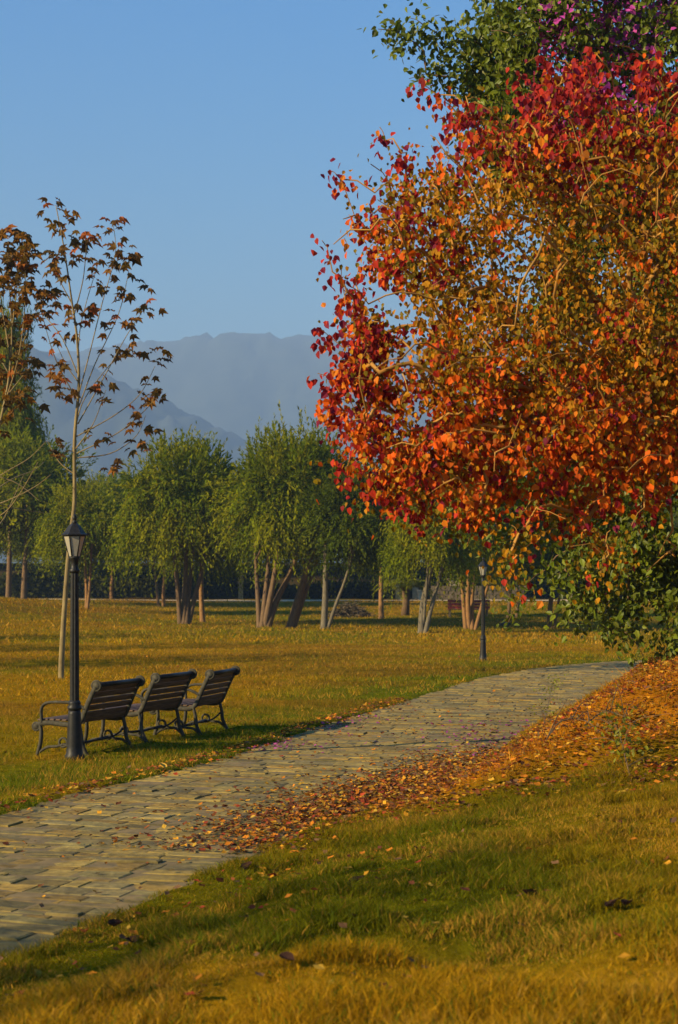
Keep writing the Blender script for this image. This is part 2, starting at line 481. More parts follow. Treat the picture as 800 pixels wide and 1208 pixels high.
hill('far_hills', [(-2500, 520), (-900, 470), (-300, 430), (60, 418), (150, 412), (230, 404), (300, 400), (360, 405), (430, 398), (520, 405), (650, 380), (900, 400), (1500, 470), (2600, 560)], 4000, 2000, 4.0,
     'hazy blue wooded ridge across the horizon')
hill('near_hill', [(-3000, 560), (-1200, 430), (-400, 385), (0, 400), (60, 415), (120, 440), (200, 478), (300, 524), (380, 560), (600, 640), (900, 688), (3000, 688)], 2600, 1000, 9.0,
     'nearer hazy hill sloping down to the right behind the trees')

# ------------------------------------------------------------------ leaf builders
T_OV = np.array([[0, 0, 0], [-0.46, 0.30, 0.10], [-0.34, 0.68, 0.06], [0, 1.05, -0.08], [0.34, 0.68, 0.06], [0.46, 0.30, 0.10]])
F_OV = np.array([[0, 3, 2, 1], [0, 5, 4, 3]])
T_DI = np.array([[0, 0, 0], [-0.5, 0.45, 0], [0, 1, 0], [0.5, 0.45, 0]])
F_DI = np.array([[0, 3, 2, 1]])
def unit(a): return a / np.maximum(np.linalg.norm(a, axis=1), 1e-9)[:, None]
def frames(D, Nrm):
    D = unit(D); S = unit(np.cross(D, Nrm)); return D, S, np.cross(S, D)
def leaf_verts(pos, D, Nrm, length, width, T):
    D, S, U = frames(D, Nrm)
    n = len(pos)
    l = np.broadcast_to(length, (n,)); w = np.broadcast_to(width, (n,))
    return pos[:, None, :] + S[:, None, :] * (T[None, :, 0, None] * w[:, None, None]) + D[:, None, :] * (T[None, :, 1, None] * l[:, None, None]) + U[:, None, :] * (T[None, :, 2, None] * w[:, None, None])
def leaf_mesh(name, pos, D, Nrm, length, width, colr, mat, T=T_OV, FT=F_OV):
    V = leaf_verts(pos, D, Nrm, length, width, T)
    n, k = V.shape[:2]
    F = (np.arange(n)[:, None, None] * k + FT[None]).reshape(-1, FT.shape[1])
    return np_mesh(name, V.reshape(-1, 3), F, mat, np.repeat(colr, k, axis=0))
def rdir(n, r=rng): return unit(r.normal(size=(n, 3)))

def leaf_parts(pos, D, Nrm, length, width, colr, mat, parent, nvar, T=T_OV, FT=F_OV, name='leaf'):
    """single leaves as parts, sharing a few coloured meshes"""
    n = len(pos)
    order = np.argsort(colr[:, 0] * 3 + colr[:, 1]); groups = np.array_split(order, nvar)
    D, S, U = frames(D, Nrm)
    l = np.broadcast_to(length, (n,)); w = np.broadcast_to(width, (n,))
    for g in groups:
        if not len(g): continue
        me = np_mesh(name, T, FT, mat, np.tile(colr[g].mean(0), (len(T), 1)))
        for i in g:
            o = bpy.data.objects.new(name, me)
            o.matrix_local = Matrix(((S[i, 0] * w[i], D[i, 0] * l[i], U[i, 0] * w[i], pos[i, 0]), (S[i, 1] * w[i], D[i, 1] * l[i], U[i, 1] * w[i], pos[i, 1]),
                                     (S[i, 2] * w[i], D[i, 2] * l[i], U[i, 2] * w[i], pos[i, 2]), (0, 0, 0, 1)))
            link(o, parent)

def grow(stem, targets, r_tip=0.004, r_exp=0.42, step=0.18, arch=0.10, seed=1, r_scale=0.006):
    """branch skeleton: every target is reached from the nearest node so far; returns pos, parent, radius, tip list"""
    rg = np.random.default_rng(seed)
    pos = [np.array(p, float) for p in stem]; par = [-1] + list(range(len(stem) - 1))
    root = pos[-1]
    order = np.argsort(np.linalg.norm(targets - root, axis=1) + rg.uniform(0, 0.6, len(targets)))
    tips = []; tid = []
    for ti in order:
        t = targets[ti]
        A = np.array(pos)
        d = np.linalg.norm(A - t, axis=1)
        dr = np.linalg.norm(A - root, axis=1)
        d = d + 0.30 * dr                              # prefers branches that leave early -> long arching twigs
        d[:max(len(stem) - 3, 0)] += 5
        k = int(np.argmin(d)); p = A[k]
        Lh = np.linalg.norm(t - p); n = max(2, int(Lh / step))
        side = rg.normal(size=3) * 0.06 * Lh
        prev = k
        for i in range(1, n + 1):
            u = i / n
            q = p * (1 - u) + t * u + np.array([0, 0, 1.0]) * arch * Lh * math.sin(math.pi * u) + side * math.sin(math.pi * u) + rg.normal(size=3) * 0.008 * Lh ** 0.5
            pos.append(q); par.append(prev); prev = len(pos) - 1
        tips.append(prev); tid.append(int(ti))
    P_ = np.array(pos); par = np.array(par)
    cnt = np.zeros(len(P_))
    for t in tips: cnt[t] += 1
    for i in range(len(P_) - 1, 0, -1):
        cnt[par[i]] += cnt[i]
    rad = r_tip + r_scale * np.maximum(cnt - 1, 0) ** r_exp
    grow.tid = tid
    return P_, par, rad, tips

def skeleton_mesh(P_, par, rad, n=5, rmin=0.0):
    mb = MB()
    kids = {}
    for i in range(1, len(P_)): kids.setdefault(par[i], []).append(i)
    stack = [(0, None)]
    while stack:
        i, frm = stack.pop()
        chain = [i] if frm is None else [frm, i]
        cur = i
        while True:
            ks = kids.get(cur, [])
            if not ks: break
            main = max(ks, key=lambda q: rad[q])
            for q in ks:
                if q != main: stack.append((q, cur))
            chain.append(main); cur = main
        rr = [min(rad[c], rad[chain[1]] if len(chain) > 1 else rad[c]) if j == 0 and frm is not None else rad[c] for j, c in enumerate(chain)]
        if max(rr) >= rmin and len(chain) > 1:
            mb.tube([P_[c] for c in chain], [max(x, 0.0022) for x in rr], n if max(rr) > 0.012 else 4, cap=False)
    return mb

def in_lobes(n, lobes, shell, r):
    """random points in a union of ellipsoids, biased to the outside"""
    vol = np.array([l[3] * l[4] * l[5] for l in lobes]); ch = r.choice(len(lobes), n, p=vol / vol.sum())
    L_ = np.array(lobes)[ch]
    d = unit(r.normal(size=(n, 3)))
    rr = r.random(n) ** (1 / 3.0); rr = np.where(r.random(n) < shell, 0.72 + 0.28 * rr, rr)
    return L_[:, :3] + d * L_[:, 3:6] * rr[:, None], d

# ------------------------------------------------------------------ the red autumn tree over the path
def red_tree():
    r = np.random.default_rng(21)
    bx_, by_ = 3.75, 15.9
    z0 = h1(bx_, by_)
    root = empty('autumn_tree', (bx_, by_, z0))
    tag(root, 'tallow tree with crimson, orange and gold leaves on arching twigs overhanging the path', 'tree')
    B = np.array([bx_, by_, z0])
    stem = [np.array(p) - B for p in ((bx_, by_, z0 - 0.1), (bx_ - 0.03, by_ - 0.05, z0 + 0.5), (bx_ - 0.12, by_ - 0.2, z0 + 1.1), (3.42, 15.45, 2.9), (3.2, 15.2, 3.5))]
    lobes = [(2.45, 14.5, 4.45, 2.45, 1.9, 2.15), (1.5, 14.0, 3.6, 1.55, 1.2, 1.25), (2.4, 13.8, 3.45, 1.35, 1.0, 0.75), (1.35, 14.0, 3.05, 1.0, 0.7, 0.55), (0.5, 14.2, 3.7, 0.7, 0.6, 1.0), (2.6, 14.3, 5.75, 1.2, 1.2, 0.75), (0.85, 14.1, 4.0, 1.0, 0.8, 1.25), (3.6, 14.2, 3.9, 1.3, 1.1, 1.2)]
    tg, d = in_lobes(2400, lobes, 0.42, r)
    ok = ((tg[:, 0] / tg[:, 1]) > -0.017) & (tg[:, 2] > 2.62 + 0.25 * np.sin(tg[:, 0] * 5.0))
    tg = tg[ok]
    px_ = tg[:, 0] / tg[:, 1] * FPX + CX; py_ = HOR - (tg[:, 2] - CAMZ) / tg[:, 1] * FPX
    rag = fbm(px_ / 60.0 + 4, py_ / 60.0, 2)
    edge_ = np.clip((560 - px_) / 120, 0, 1) + np.clip((170 - py_) / 80, 0, 1)
    lowr = np.clip((py_ - 520) / 60, 0, 1) * np.clip((px_ - 520) / 60, 0, 1)
    tg = tg[(rag > 0.24 + 0.06 * np.clip(edge_, 0, 1)) & (r.random(len(tg)) > 0.62 * lowr)]
    # the outlying sprays on the sky side
    sprays = np.array([at(*q) for q in ((388, 200, 14.2), (402, 212, 14.2), (380, 283, 14.0), (448, 150, 14.4), (455, 165, 14.4), (498, 100, 14.6), (515, 112, 14.6), (392, 320, 14.0), (410, 345, 14.0),
                                        (378, 388, 13.9), (408, 360, 13.9), (374, 440, 14.0), (400, 462, 14.0), (404, 410, 14), (425, 425, 14.0), (430, 500, 14.0), (410, 550, 14.0), (428, 585, 14.1), (440, 560, 14),
                                        (620, 75, 14.2), (650, 70, 14.2), (640, 95, 14.2), (690, 80, 14.3), (720, 75, 14.3), (602, 640, 13.4), (604, 672, 13.4), (610, 655, 13.4), (598, 655, 13.4), (606, 640, 13.45), (608, 680, 13.4), (630, 590, 13.4), (625, 615, 13.4), (612, 635, 13.4), (715, 640, 13.2), (712, 665, 13.2), (718, 655, 13.2), (708, 680, 13.2), (720, 625, 13.2), (760, 600, 13.3), (745, 620, 13.3), (690, 600, 13.3), (660, 560, 13.4), (530, 590, 13.6), (480, 590, 13.8), (455, 575, 13.9), (620, 600, 13.4),
                                        (540, 610, 13.6), (780, 560, 13.3), (450, 270, 14.2), (470, 220, 14.3), (480, 180, 14.3), (560, 120, 14.4), (540, 140, 14.4), (420, 260, 14.1), (760, 90, 14.4), (780, 110, 14.4))])
    bare, _ = in_lobes(260, [(2.2, 13.9, 4.3, 2.5, 1.9, 2.2)], 1.0, r)
    bare = bare[(bare[:, 1] < 14.4) & (bare[:, 0] / bare[:, 1] > -0.005)]
    tg = np.concatenate([tg, sprays, bare]); n_leafy = len(tg) - len(bare)
    P_, par, rad, tips = grow(stem, tg - B, r_tip=0.0038, r_exp=0.5, step=0.12, arch=0.16, seed=5, r_scale=0.0030)
    tr = np.minimum(rad, 0.14)
    tk = skeleton_mesh(P_[:len(stem)], par[:len(stem)], tr[:len(stem)], 10)
    tk.build('trunk', M_bark, root, True)
    mb = skeleton_mesh(P_, par, np.where(np.arange(len(P_)) < len(stem), tr * 0.97, tr), 5)
    crown = mb.build('crown', M_twig, root, True)
    # long bare twigs that stick out of the leaves
    # leaves in hanging bunches along the last stretch of every twig
    pos, D, Nn, Ln, C = [], [], [], [], []
    PA = P_ + B
    for ti, tnum in zip(tips, grow.tid):
        if tnum >= n_leafy: continue
        k = ti; chain = [k]
        for _ in range(5):
            k = par[k]
            if k < len(stem): break
            chain.append(k)
        tip = PA[ti]
        px = tip[0] / tip[1] * FPX + CX; py = HOR - (tip[2] - CAMZ) / tip[1] * FPX
        outer = np.clip((520 - px) / 140, 0, 1); top = np.clip((230 - py) / 130, 0, 1); low = np.clip((py - 400) / 90, 0, 1) * (1 - np.clip((py - 560) / 80, 0, 1)); bot = np.clip((py - 560) / 70, 0, 1)
        w_red = 0.12 + 1.9 * outer ** 1.3 + 2.2 * top + 0.6 * bot + 0.35 * low
        w_or = 0.24 + 1.05 * low + 0.35 * outer + 0.4 * top + 0.4 * bot
        w_go = 1.25 * (1 - 0.75 * outer) * (1 - 0.8 * top) * (1 - 0.5 * low) + 0.3 * bot
        w_ol = 1.35 * (1 - outer) * (1 - top) * (1 - 0.55 * low) + 0.1 * bot
        w = np.array([w_red, w_or, w_go, w_ol]); w /= w.sum()
        kind = r.choice(4, p=w)
        dense = 0.9 if kind < 2 else 1.1
        n = int(r.integers(18, 36) * dense)
        mini = kind >= 2
        for i in range(n):
            c = chain[min(int(abs(r.normal(0, 1.7))), len(chain) - 1)]
            spread = 0.055 if not mini else 0.12
            p = PA[c] + r.normal(size=3) * spread + np.array([0, 0, -0.05])
            pos.append(p)
            out = np.array([0.0, -0.35, 0])
            D.append(np.array([r.normal() * 0.45, r.normal() * 0.45, -1.0 + r.normal() * 0.35]))
            Nn.append(r.normal(size=3) * (0.75 if not mini else 1.1) + np.array([-0.4, -0.6, 0.3]))
            kk = kind if r.random() < 0.62 else int(r.choice(4, p=w))
            base = ([0.27, 0.016, 0.016], [0.60, 0.10, 0.005], [0.42, 0.19, 0.005], [0.19, 0.135, 0.006])[kk]
            cc = np.array(base) * r.uniform(0.6, 1.3)
            if kk == 0 and r.random() < 0.45: cc = np.array([0.44, 0.032, 0.014]) * r.uniform(0.7, 1.2)
            if kk == 0 and r.random() < 0.2: cc = np.array([0.17, 0.012, 0.035]) * r.uniform(0.8, 1.2)
            if kk == 1 and r.random() < 0.3: cc = np.array([0.62, 0.19, 0.012])
            C.append(cc)
            Ln.append(r.uniform(0.034, 0.078) * (0.72 if kk >= 2 else 1.0))
    pos, D, Nn, Ln, C = map(np.array, (pos, D, Nn, Ln, C))
    pos = pos - B
    # the 300 leaves that show largest: nearest the camera and in the frame
    wp = pos + B
    infr = (np.abs(wp[:, 0] / wp[:, 1]) < 0.2) & (wp[:, 2] < CAMZ + 0.34 * wp[:, 1])
    score = np.where(infr, wp[:, 1] - Ln * 12, 1e9)
    near = np.argsort(score)[:300]
    msk = np.zeros(len(pos), bool); msk[near] = True
    leaf_parts(pos[msk], D[msk], Nn[msk], Ln[msk], Ln[msk] * 0.98, C[msk], M_leaf, crown, 24)
    o = obj('foliage', leaf_mesh('foliage', pos[~msk], D[~msk], Nn[~msk], Ln[~msk], Ln[~msk] * 0.98, C[~msk], M_leaf), crown)
    tag(o, kind='stuff')
red_tree()

# ------------------------------------------------------------------ the tall green flowering vine behind it
def green_vine():
    r = np.random.default_rng(33)
    bx_, by_ = 6.4, 25.2
    z0 = h1(bx_, by_)
    B = np.array([bx_, by_, z0])
    root = empty('flowering_vine_tree', B)
    tag(root, 'tall glossy green leafy tree draped with magenta flowers behind the autumn tree', 'tree')
    stem = [np.array(p) - B for p in ((bx_, by_, z0 - 0.1), (6.35, 25.2, z0 + 0.8), (6.1, 25.0, 2.6), (5.9, 24.8, 3.8), (5.8, 24.7, 5.2))]
    lobes = [(5.4, 24.4, 9.4, 3.7, 2.3, 2.7), (3.2, 24.2, 10.0, 1.7, 1.5, 1.3), (5.4, 24.6, 6.2, 2.6, 2.0, 2.2), (4.9, 24.2, 3.8, 2.4, 1.8, 1.9), (2.95, 24.0, 3.3, 1.4, 1.0, 1.1), (3.75, 23.9, 2.1, 0.95, 0.8, 0.75),
             (5.0, 23.8, 2.3, 1.5, 1.2, 1.3), (4.75, 23.2, 1.6, 0.8, 0.7, 0.85)]
    tg, _ = in_lobes(1450, lobes, 0.7, r)
    sp = np.array([at(*q) for q in ((445, 34, 24), (465, 38, 24), (480, 20, 24), (500, 60, 24), (483, 92, 24), (520, 90, 24), (500, 30, 24), (690, 735, 23.6), (650, 740, 23.6), (760, 775, 23.3), (600, 735, 24.2))])
    tg = np.concatenate([tg, sp])
    tg = tg[tg[:, 2] > 0.9]
    P_, par, rad, tips = grow(stem, tg - B, r_tip=0.005, r_exp=0.5, arch=0.12, seed=8, r_scale=0.006)
    rad = np.minimum(rad, 0.17)
    skeleton_mesh(P_[:len(stem)], par[:len(stem)], rad[:len(stem)], 10).build('trunk', M_bark, root, True)
    skeleton_mesh(P_, par, rad * 0.97, 5).build('branches', M_bark, root, True)
    PA = P_ + B
    n_each = 74
    T = PA[np.array(tips)]
    # path back along the twig
    back = PA[par[par[par[np.array(tips)]]]]
    u = r.random((len(T), n_each, 1)) ** 0.8
    pos = T[:, None] * (1 - u) + back[:, None] * u + r.normal(size=(len(T), n_each, 3)) * 0.15
    pos = pos.reshape(-1, 3)
    n = len(pos)
    D = np.stack([r.normal(size=n) * 0.7, r.normal(size=n) * 0.7, -0.75 + r.normal(size=n) * 0.5], 1)
    Nn = r.normal(size=(n, 3)) * 0.7 + np.array([-0.4, -0.7, 0.5])
    Ln = r.uniform(0.07, 0.125, n)
    C = np.array([0.080, 0.108, 0.005])[None] * r.uniform(0.5, 1.7, n)[:, None] + np.array([0.07, 0.05, 0.0])[None] * (r.random(n) ** 3)[:, None]
    px = pos[:, 0] / pos[:, 1] * FPX + CX; py = HOR - (pos[:, 2] - CAMZ) / pos[:, 1] * FPX
    flowery = (fbm(pos[:, 0] * 1.8, pos[:, 2] * 1.8 + pos[:, 1], 2) > 0.49) & (pos[:, 2] > 8.4) & (pos[:, 0] > 2.7)
    fl = (flowery & (r.random(n) < 0.5)) | ((r.random(n) < 0.004) & (px > 690))
    isn = np.nonzero(~fl)[0]; isf = np.nonzero(fl)[0]
    leaf = obj('crown', leaf_mesh('crown', pos[isn] - B, D[isn], Nn[isn], Ln[isn], Ln[isn] * 0.68, C[isn], M_green), root)
    tag(leaf, kind='stuff')
    CF = np.array([0.50, 0.07, 0.36])[None] * r.uniform(0.6, 1.3, len(isf))[:, None]
    fo = obj('blossom', leaf_mesh('blossom', pos[isf] - B, rdir(len(isf), r), Nn[isf], Ln[isf] * 0.8, Ln[isf] * 0.75, CF, M_leaf), root)
    tag(fo, 'magenta flowers', kind='stuff')
green_vine()

# ------------------------------------------------------------------ young plane trees on the left
T_PL = np.array([[0, 0, 0], [-0.22, 0.06, 0.03], [-0.52, 0.10, -0.03], [-0.34, 0.30, 0.05], [-0.62, 0.58, -0.06], [-0.26, 0.56, 0.05], [0, 1.05, -0.10], [0.26, 0.56, 0.05], [0.62, 0.58, -0.06], [0.34, 0.30, 0.05], [0.52, 0.10, -0.03], [0.22, 0.06, 0.03], [0, 0.42, 0.0]])
F_PL = np.array([[0, 12, 1, 1]])
tri = []
ringi = [0, 1, 2, 3, 4, 5, 6, 7, 8, 9, 10, 11]
for a in range(12):
    tri.append((12, ringi[(a + 1) % 12], ringi[a]))
F_PL = np.array(tri)
T_PL[:, 2] *= 2.2
def plane_tree(trunk_px, Y, branches, clusters, label, seed, r0, group, bare=(), leaf_len=0.225, extra=0):
    r = np.random.default_rng(seed)
    pts = [at(x, y, Y) for x, y in trunk_px]
    b = pts[0]; z0 = h1(b.x, b.y)
    B = Vector((b.x, b.y, z0))
    root = empty('plane_tree', B)
    tag(root, label, 'tree', group)
    pts[0].z = z0 - 0.08
    cm = catmull([tuple(p) for p in pts], 5)
    n = len(cm)
    mb = MB(); mb.tube([Vector(p) - B for p in cm], [r0 * (1 - 0.86 * (i / (n - 1))) + (0.05 if i == 0 else 0) for i in range(n)], 8)
    mb.build('trunk', M_plane_bark, root, True)
    tw = MB(); anchors = []
    allb = list(branches) + list(bare)
    for bi, br in enumerate(allb):
        dz = r.normal() * 0.9
        q = [at(x, y, Y + dz * (i / (len(br) - 1))) for i, (x, y) in enumerate(br)]
        cb = catmull([tuple(p) for p in q], 6)
        tw.tube([Vector(p) - B for p in cb], [0.012 * (1 - 0.85 * i / (len(cb) - 1)) + 0.004 for i in range(len(cb))], 5)
        if bi < len(branches):
            for i in range(len(cb) // 2, len(cb)): anchors.append((cb[i], i / len(cb)))
    crown = tw.build('crown', M_plane_bark, root, True)
    pos, D, Nn, C, Ln = [], [], [], [], []
    def put(p, rad_):
        pos.append(np.array(p) + r.normal(size=3) * np.array([rad_, rad_, rad_ * 0.45]) - np.array(B))
        a = r.uniform(-0.5, 0.5) + (0 if r.random() < 0.55 else math.pi)
        D.append(np.array([math.cos(a), math.sin(a), r.normal(-0.25, 0.35)]))
        Nn.append(np.array([r.normal() * 0.6, -0.4 + r.normal() * 0.6, 0.9]))
        k = r.random()
        base = [0.12, 0.055, 0.012] if k < 0.40 else [0.24, 0.115, 0.010] if k < 0.70 else [0.12, 0.10, 0.010] if k < 0.86 else [0.34, 0.085, 0.014]
        C.append(np.array(base) * r.uniform(0.6, 1.25)); Ln.append(leaf_len * r.uniform(0.75, 1.3))
    for p, u in anchors:
        for _ in range(1 + extra):
            if r.random() < 0.6: put(p, 0.12)
    for cx_, cy_, n_ in clusters:
        c = at(cx_, cy_, Y + r.normal() * 0.5)
        for _ in range(n_): put(c, 0.15)
    pos, D, Nn, C, Ln = map(np.array, (pos, D, Nn, C, Ln))
    keep = np.arange(len(pos))[:300]
    leaf_parts(pos[keep], D[keep], Nn[keep], Ln[keep], Ln[keep], C[keep], M_leaf, crown, 10, T_PL, F_PL)

plane_tree([(72, 800), (73, 772), (77, 705), (83, 635), (88, 590), (88, 520), (93, 455), (91, 400), (84, 350), (76, 295), (66, 242)], 38.0,
           [[(93, 465), (105, 420), (120, 360), (136, 300), (133, 262)], [(93, 480), (112, 430), (140, 370), (152, 320)], [(92, 500), (120, 450), (150, 395), (172, 362)], [(91, 440), (74, 400), (55, 375), (50, 370)],
            [(88, 370), (98, 330), (102, 290)], [(86, 360), (70, 330), (62, 312)], [(90, 470), (66, 425), (50, 372)], [(90, 515), (135, 490), (165, 465), (183, 432)], [(90, 535), (140, 510), (175, 480), (184, 465)],
            [(90, 540), (130, 535), (160, 515), (172, 490)], [(92, 450), (78, 430), (64, 400)], [(90, 500), (100, 470), (130, 430), (148, 415)], [(89, 560), (70, 545), (56, 520)], [(92, 430), (96, 380), (116, 310)], [(89, 530), (110, 500), (125, 460)]],
           [(66, 240, 4), (70, 252, 5), (72, 268, 5), (60, 258, 3), (84, 275, 5), (96, 285, 6), (60, 305, 5), (75, 300, 8), (90, 300, 7), (103, 278, 6), (133, 265, 7), (142, 285, 4), (155, 300, 6), (140, 312, 8), (122, 300, 4), (122, 330, 6), (130, 340, 5),
            (150, 350, 5), (160, 345, 3), (178, 360, 5), (142, 370, 5), (150, 378, 4), (100, 370, 5), (108, 382, 4), (85, 378, 3), (60, 360, 5), (55, 345, 4), (80, 392, 3), (152, 416, 7), (140, 412, 4), (188, 412, 4), (190, 428, 4), (186, 465, 5), (170, 468, 3),
            (178, 508, 3), (163, 530, 5), (158, 520, 3), (115, 462, 4), (130, 470, 3), (70, 430, 4), (72, 445, 4), (60, 455, 4), (76, 470, 4), (110, 510, 4), (118, 522, 2), (125, 550, 4), (120, 540, 2), (72, 532, 4), (82, 530, 4), (68, 598, 2), (74, 590, 2), (64, 608, 1), (84, 588, 1), (105, 575, 2), (65, 500, 3)],
           'slender young plane tree with sparse brown leaves rising behind the lamp', 4, 0.070, 'young plane trees')

plane_tree([(-45, 815), (-42, 770), (-36, 690), (-24, 620), (-12, 560), (0, 500), (10, 450), (14, 400), (12, 350), (8, 300)], 36.0,
           [[(4, 480), (20, 430), (28, 380), (30, 330), (28, 285)], [(8, 460), (25, 410), (42, 370), (52, 340)], [(0, 500), (-15, 430), (-20, 360)], [(12, 420), (2, 360), (-5, 310)], [(6, 470), (30, 440), (44, 425)], [(14, 390), (20, 340), (22, 290)], [(10, 440), (-8, 400), (-14, 330)], [(2, 490), (18, 470), (34, 462)]],
           [(10, 275, 8), (25, 280, 10), (5, 295, 9), (22, 300, 8), (18, 315, 8), (35, 295, 7), (40, 318, 7), (20, 335, 6), (8, 330, 6), (30, 345, 6), (45, 340, 6), (52, 350, 4), (60, 355, 4), (15, 360, 6), (28, 375, 5), (5, 380, 5), (40, 382, 4), (15, 400, 6), (30, 410, 4), (5, 420, 6), (25, 430, 5), (10, 445, 8), (20, 460, 6), (4, 470, 7), (32, 440, 3), (15, 490, 5), (30, 480, 3), (6, 510, 4), (-10, 300, 6), (-15, 340, 6), (-10, 400, 6)],
           'bushier plane tree at the edge of the lawn, yellow-brown leaves and bare low twigs', 9, 0.055, 'young plane trees',
           bare=[[(-14, 570), (10, 555), (35, 540), (55, 520)], [(-20, 600), (10, 590), (40, 575), (60, 560)], [(-25, 620), (5, 605), (25, 580), (45, 545)], [(-28, 640), (0, 618), (15, 590), (28, 560)], [(-10, 560), (20, 570), (48, 592)], [(-15, 585), (15, 565), (40, 555), (52, 545)], [(-18, 590), (20, 600), (52, 605)]], extra=1)

# ------------------------------------------------------------------ park trees of the middle distance
def crown_proto(name, seed, droop, leaves=40000, pal_=((0.155, 0.180, 0.004), (0.215, 0.212, 0.005), (0.105, 0.138, 0.004))):
    """feathery crown for a 10 m tree: strands of narrow leaves, spiky on top and hanging at the sides"""
    r = np.random.default_rng(seed)
    nc = 70
    cd = unit(r.normal(size=(nc, 3))); cd[:, 2] = np.abs(cd[:, 2]) * 1.25 - 0.55; cd = unit(cd)
    cr = 0.45 + 0.5 * r.random(nc)
    cc = np.stack([cd[:, 0] * 2.95, cd[:, 1] * 2.95, 6.0 + cd[:, 2] * 3.3], 1) * 1.0
    cc = np.array([0, 0, 6.0]) + (cc - np.array([0, 0, 6.0])) * cr[:, None]
    per = 13; ns = leaves // per
    ci = r.integers(nc, size=ns)
    st = cc[ci] + r.normal(size=(ns, 3)) * np.array([0.55, 0.55, 0.5])
    out = st - np.array([0, 0, 5.0]); out[:, 2] *= 0.5; out = unit(out)
    up = sstep(6.2, 8.2, st[:, 2])[:, None]
    d0 = unit(out * 0.8 + np.array([0, 0, 1.0]) * (0.2 + 0.9 * up) + r.normal(size=(ns, 3)) * 0.35)
    fall = (1 - up) * droop
    L_ = r.uniform(0.6, 1.35, ns)[:, None] * (0.75 + 0.35 * (1 - up))
    t = (np.arange(per) / (per - 1.0))[None, :, None]
    g = np.array([0, 0, -1.0])[None, None, :]
    pos = st[:, None] + d0[:, None] * (L_[:, None] * t) + g * (L_[:, None] * t * t * 1.35 * fall[:, None])
    tang = d0[:, None] + g * (2.7 * t * fall[:, None])
    pos = pos.reshape(-1, 3); tang = tang.reshape(-1, 3); n = len(pos)
    D = unit(tang) + r.normal(size=(n, 3)) * 0.5
    oo = unit(pos - np.array([0, 0, 5.4]))
    Nn = r.normal(size=(n, 3)) * 0.55 + oo * 1.0 + np.array([0, 0, 0.3])
    base = np.array(pal_)[r.integers(len(pal_), size=nc)][ci]
    C = np.repeat(base, per, axis=0) * r.uniform(0.65, 1.35, n)[:, None]
    Ln = r.uniform(0.18, 0.31, n)
    return leaf_mesh(name, pos, D, Nn, Ln, Ln * 0.34, C, M_far, T_DI, F_DI)
sparse = crown_proto('crown', 99, 0.8, 5000)
protos = [crown_proto('crown', 100 + i, dr) for i, dr in enumerate((0.9, 0.7, 1.1, 0.8))]
dark = [crown_proto('crown', 200 + i, 0.6, 36000, ((0.075, 0.10, 0.004), (0.115, 0.135, 0.005), (0.055, 0.078, 0.004))) for i in range(3)]

def park_tree(px, base, top, half_px, stems, label, mat, proto, group=None, Y=None, name='park_tree', seed=0, shift_px=0, rz=None, depth_scale=1.0):
    r = np.random.default_rng(seed * 1000 + abs(int(px)) * 7)
    g = ground_at(px, base) if Y is None else Vector(((px - CX) / FPX * Y, Y, 0))
    if Y is not None: g.z = h1(g.x, g.y)
    ztop = CAMZ + (HOR - top) / FPX * g.y
    h = ztop - g.z
    root = empty(name, g); tag(root, label, 'tree', group)
    ppm = FPX / g.y
    mb = MB()
    for (bx, tx, ty, w) in stems:                       # base offset px, top px offset, top py, width px
        p0 = Vector((bx / ppm, r.normal() * 0.12, -0.1)); p2 = Vector((tx / ppm, r.normal() * 0.5, (base - ty) / ppm))
        mid = p0.lerp(p2, 0.5) + Vector((r.normal() * 0.05 - 0.06 * (p2.x - p0.x), 0, 0)) 
        top3 = p2 + (p2 - p0) * 0.7 + Vector((0, 0, 0.4))
        cm = catmull([tuple(p0), tuple(mid), tuple(p2), tuple(top3)], 5)
        w0 = w / ppm / 2
        mb.tube(cm, [w0 * (1.25 if i == 0 else 1) * (1 - 0.55 * i / (len(cm) - 1)) for i in range(len(cm))], 7)
        for q in range(3):                              # limbs inside the crown
            a = r.uniform(0, 6.28); Lr = half_px / ppm * r.uniform(0.5, 0.8); s0 = Vector(cm[-3 - q])
            mb.tube([s0, s0 + Vector((math.cos(a) * Lr * 0.5, math.sin(a) * Lr * 0.5, Lr * 0.55)), s0 + Vector((math.cos(a) * Lr, math.sin(a) * Lr, Lr * 0.8))], [w0 * 0.4, w0 * 0.25, w0 * 0.08], 5)
    mb.build('trunk', mat, root, True)
    c = obj('crown', proto, root)
    c.scale = (half_px / ppm / 2.9, half_px / ppm / 2.9 * depth_scale, h / 9.7)
    c.location = (shift_px / ppm, 0, 0)
    c.rotation_euler = (0, 0, r.uniform(0, 6.28) if rz is None else rz)
    return root

park_tree(217, 736, 520, 62, [(-4, -10, 660, 7), (0, 2, 662, 8), (3, 8, 668, 7), (5, 22, 668, 7)], 'green park tree with four pale stems fanning from one base', M_bark, protos[0], seed=1)
park_tree(239, 734, 560, 40, [(0, -2, 670, 7)], 'single straight pale trunk close beside the four-stemmed tree', M_bark_warm, protos[3], seed=2, shift_px=6)
park_tree(312, 740, 512, 62, [(-6, -10, 672, 7), (-3, 4, 668, 8), (0, 14, 668, 9), (3, 32, 672, 9)], 'broad green park tree with thick dark stems fanning upward', M_bark, protos[1], seed=3, shift_px=22)
park_tree(342, 741, 500, 58, [(0, 18, 682, 12), (4, 30, 668, 6)], 'tall green park tree with a dark trunk leaning to the right', M_bark, protos[2], seed=4, shift_px=24)
park_tree(382, 742, 548, 52, [(0, 2, 668, 9), (4, 26, 682, 5)], 'weeping green tree on a grey forked trunk beside the brush pile', M_bark_grey, dark[0], seed=5, shift_px=34)
park_tree(450, 730, 575, 34, [(0, 0, 672, 7)], 'single orange-brown straight trunk under a dark drooping crown', M_bark_warm, dark[1], seed=6, shift_px=-4)
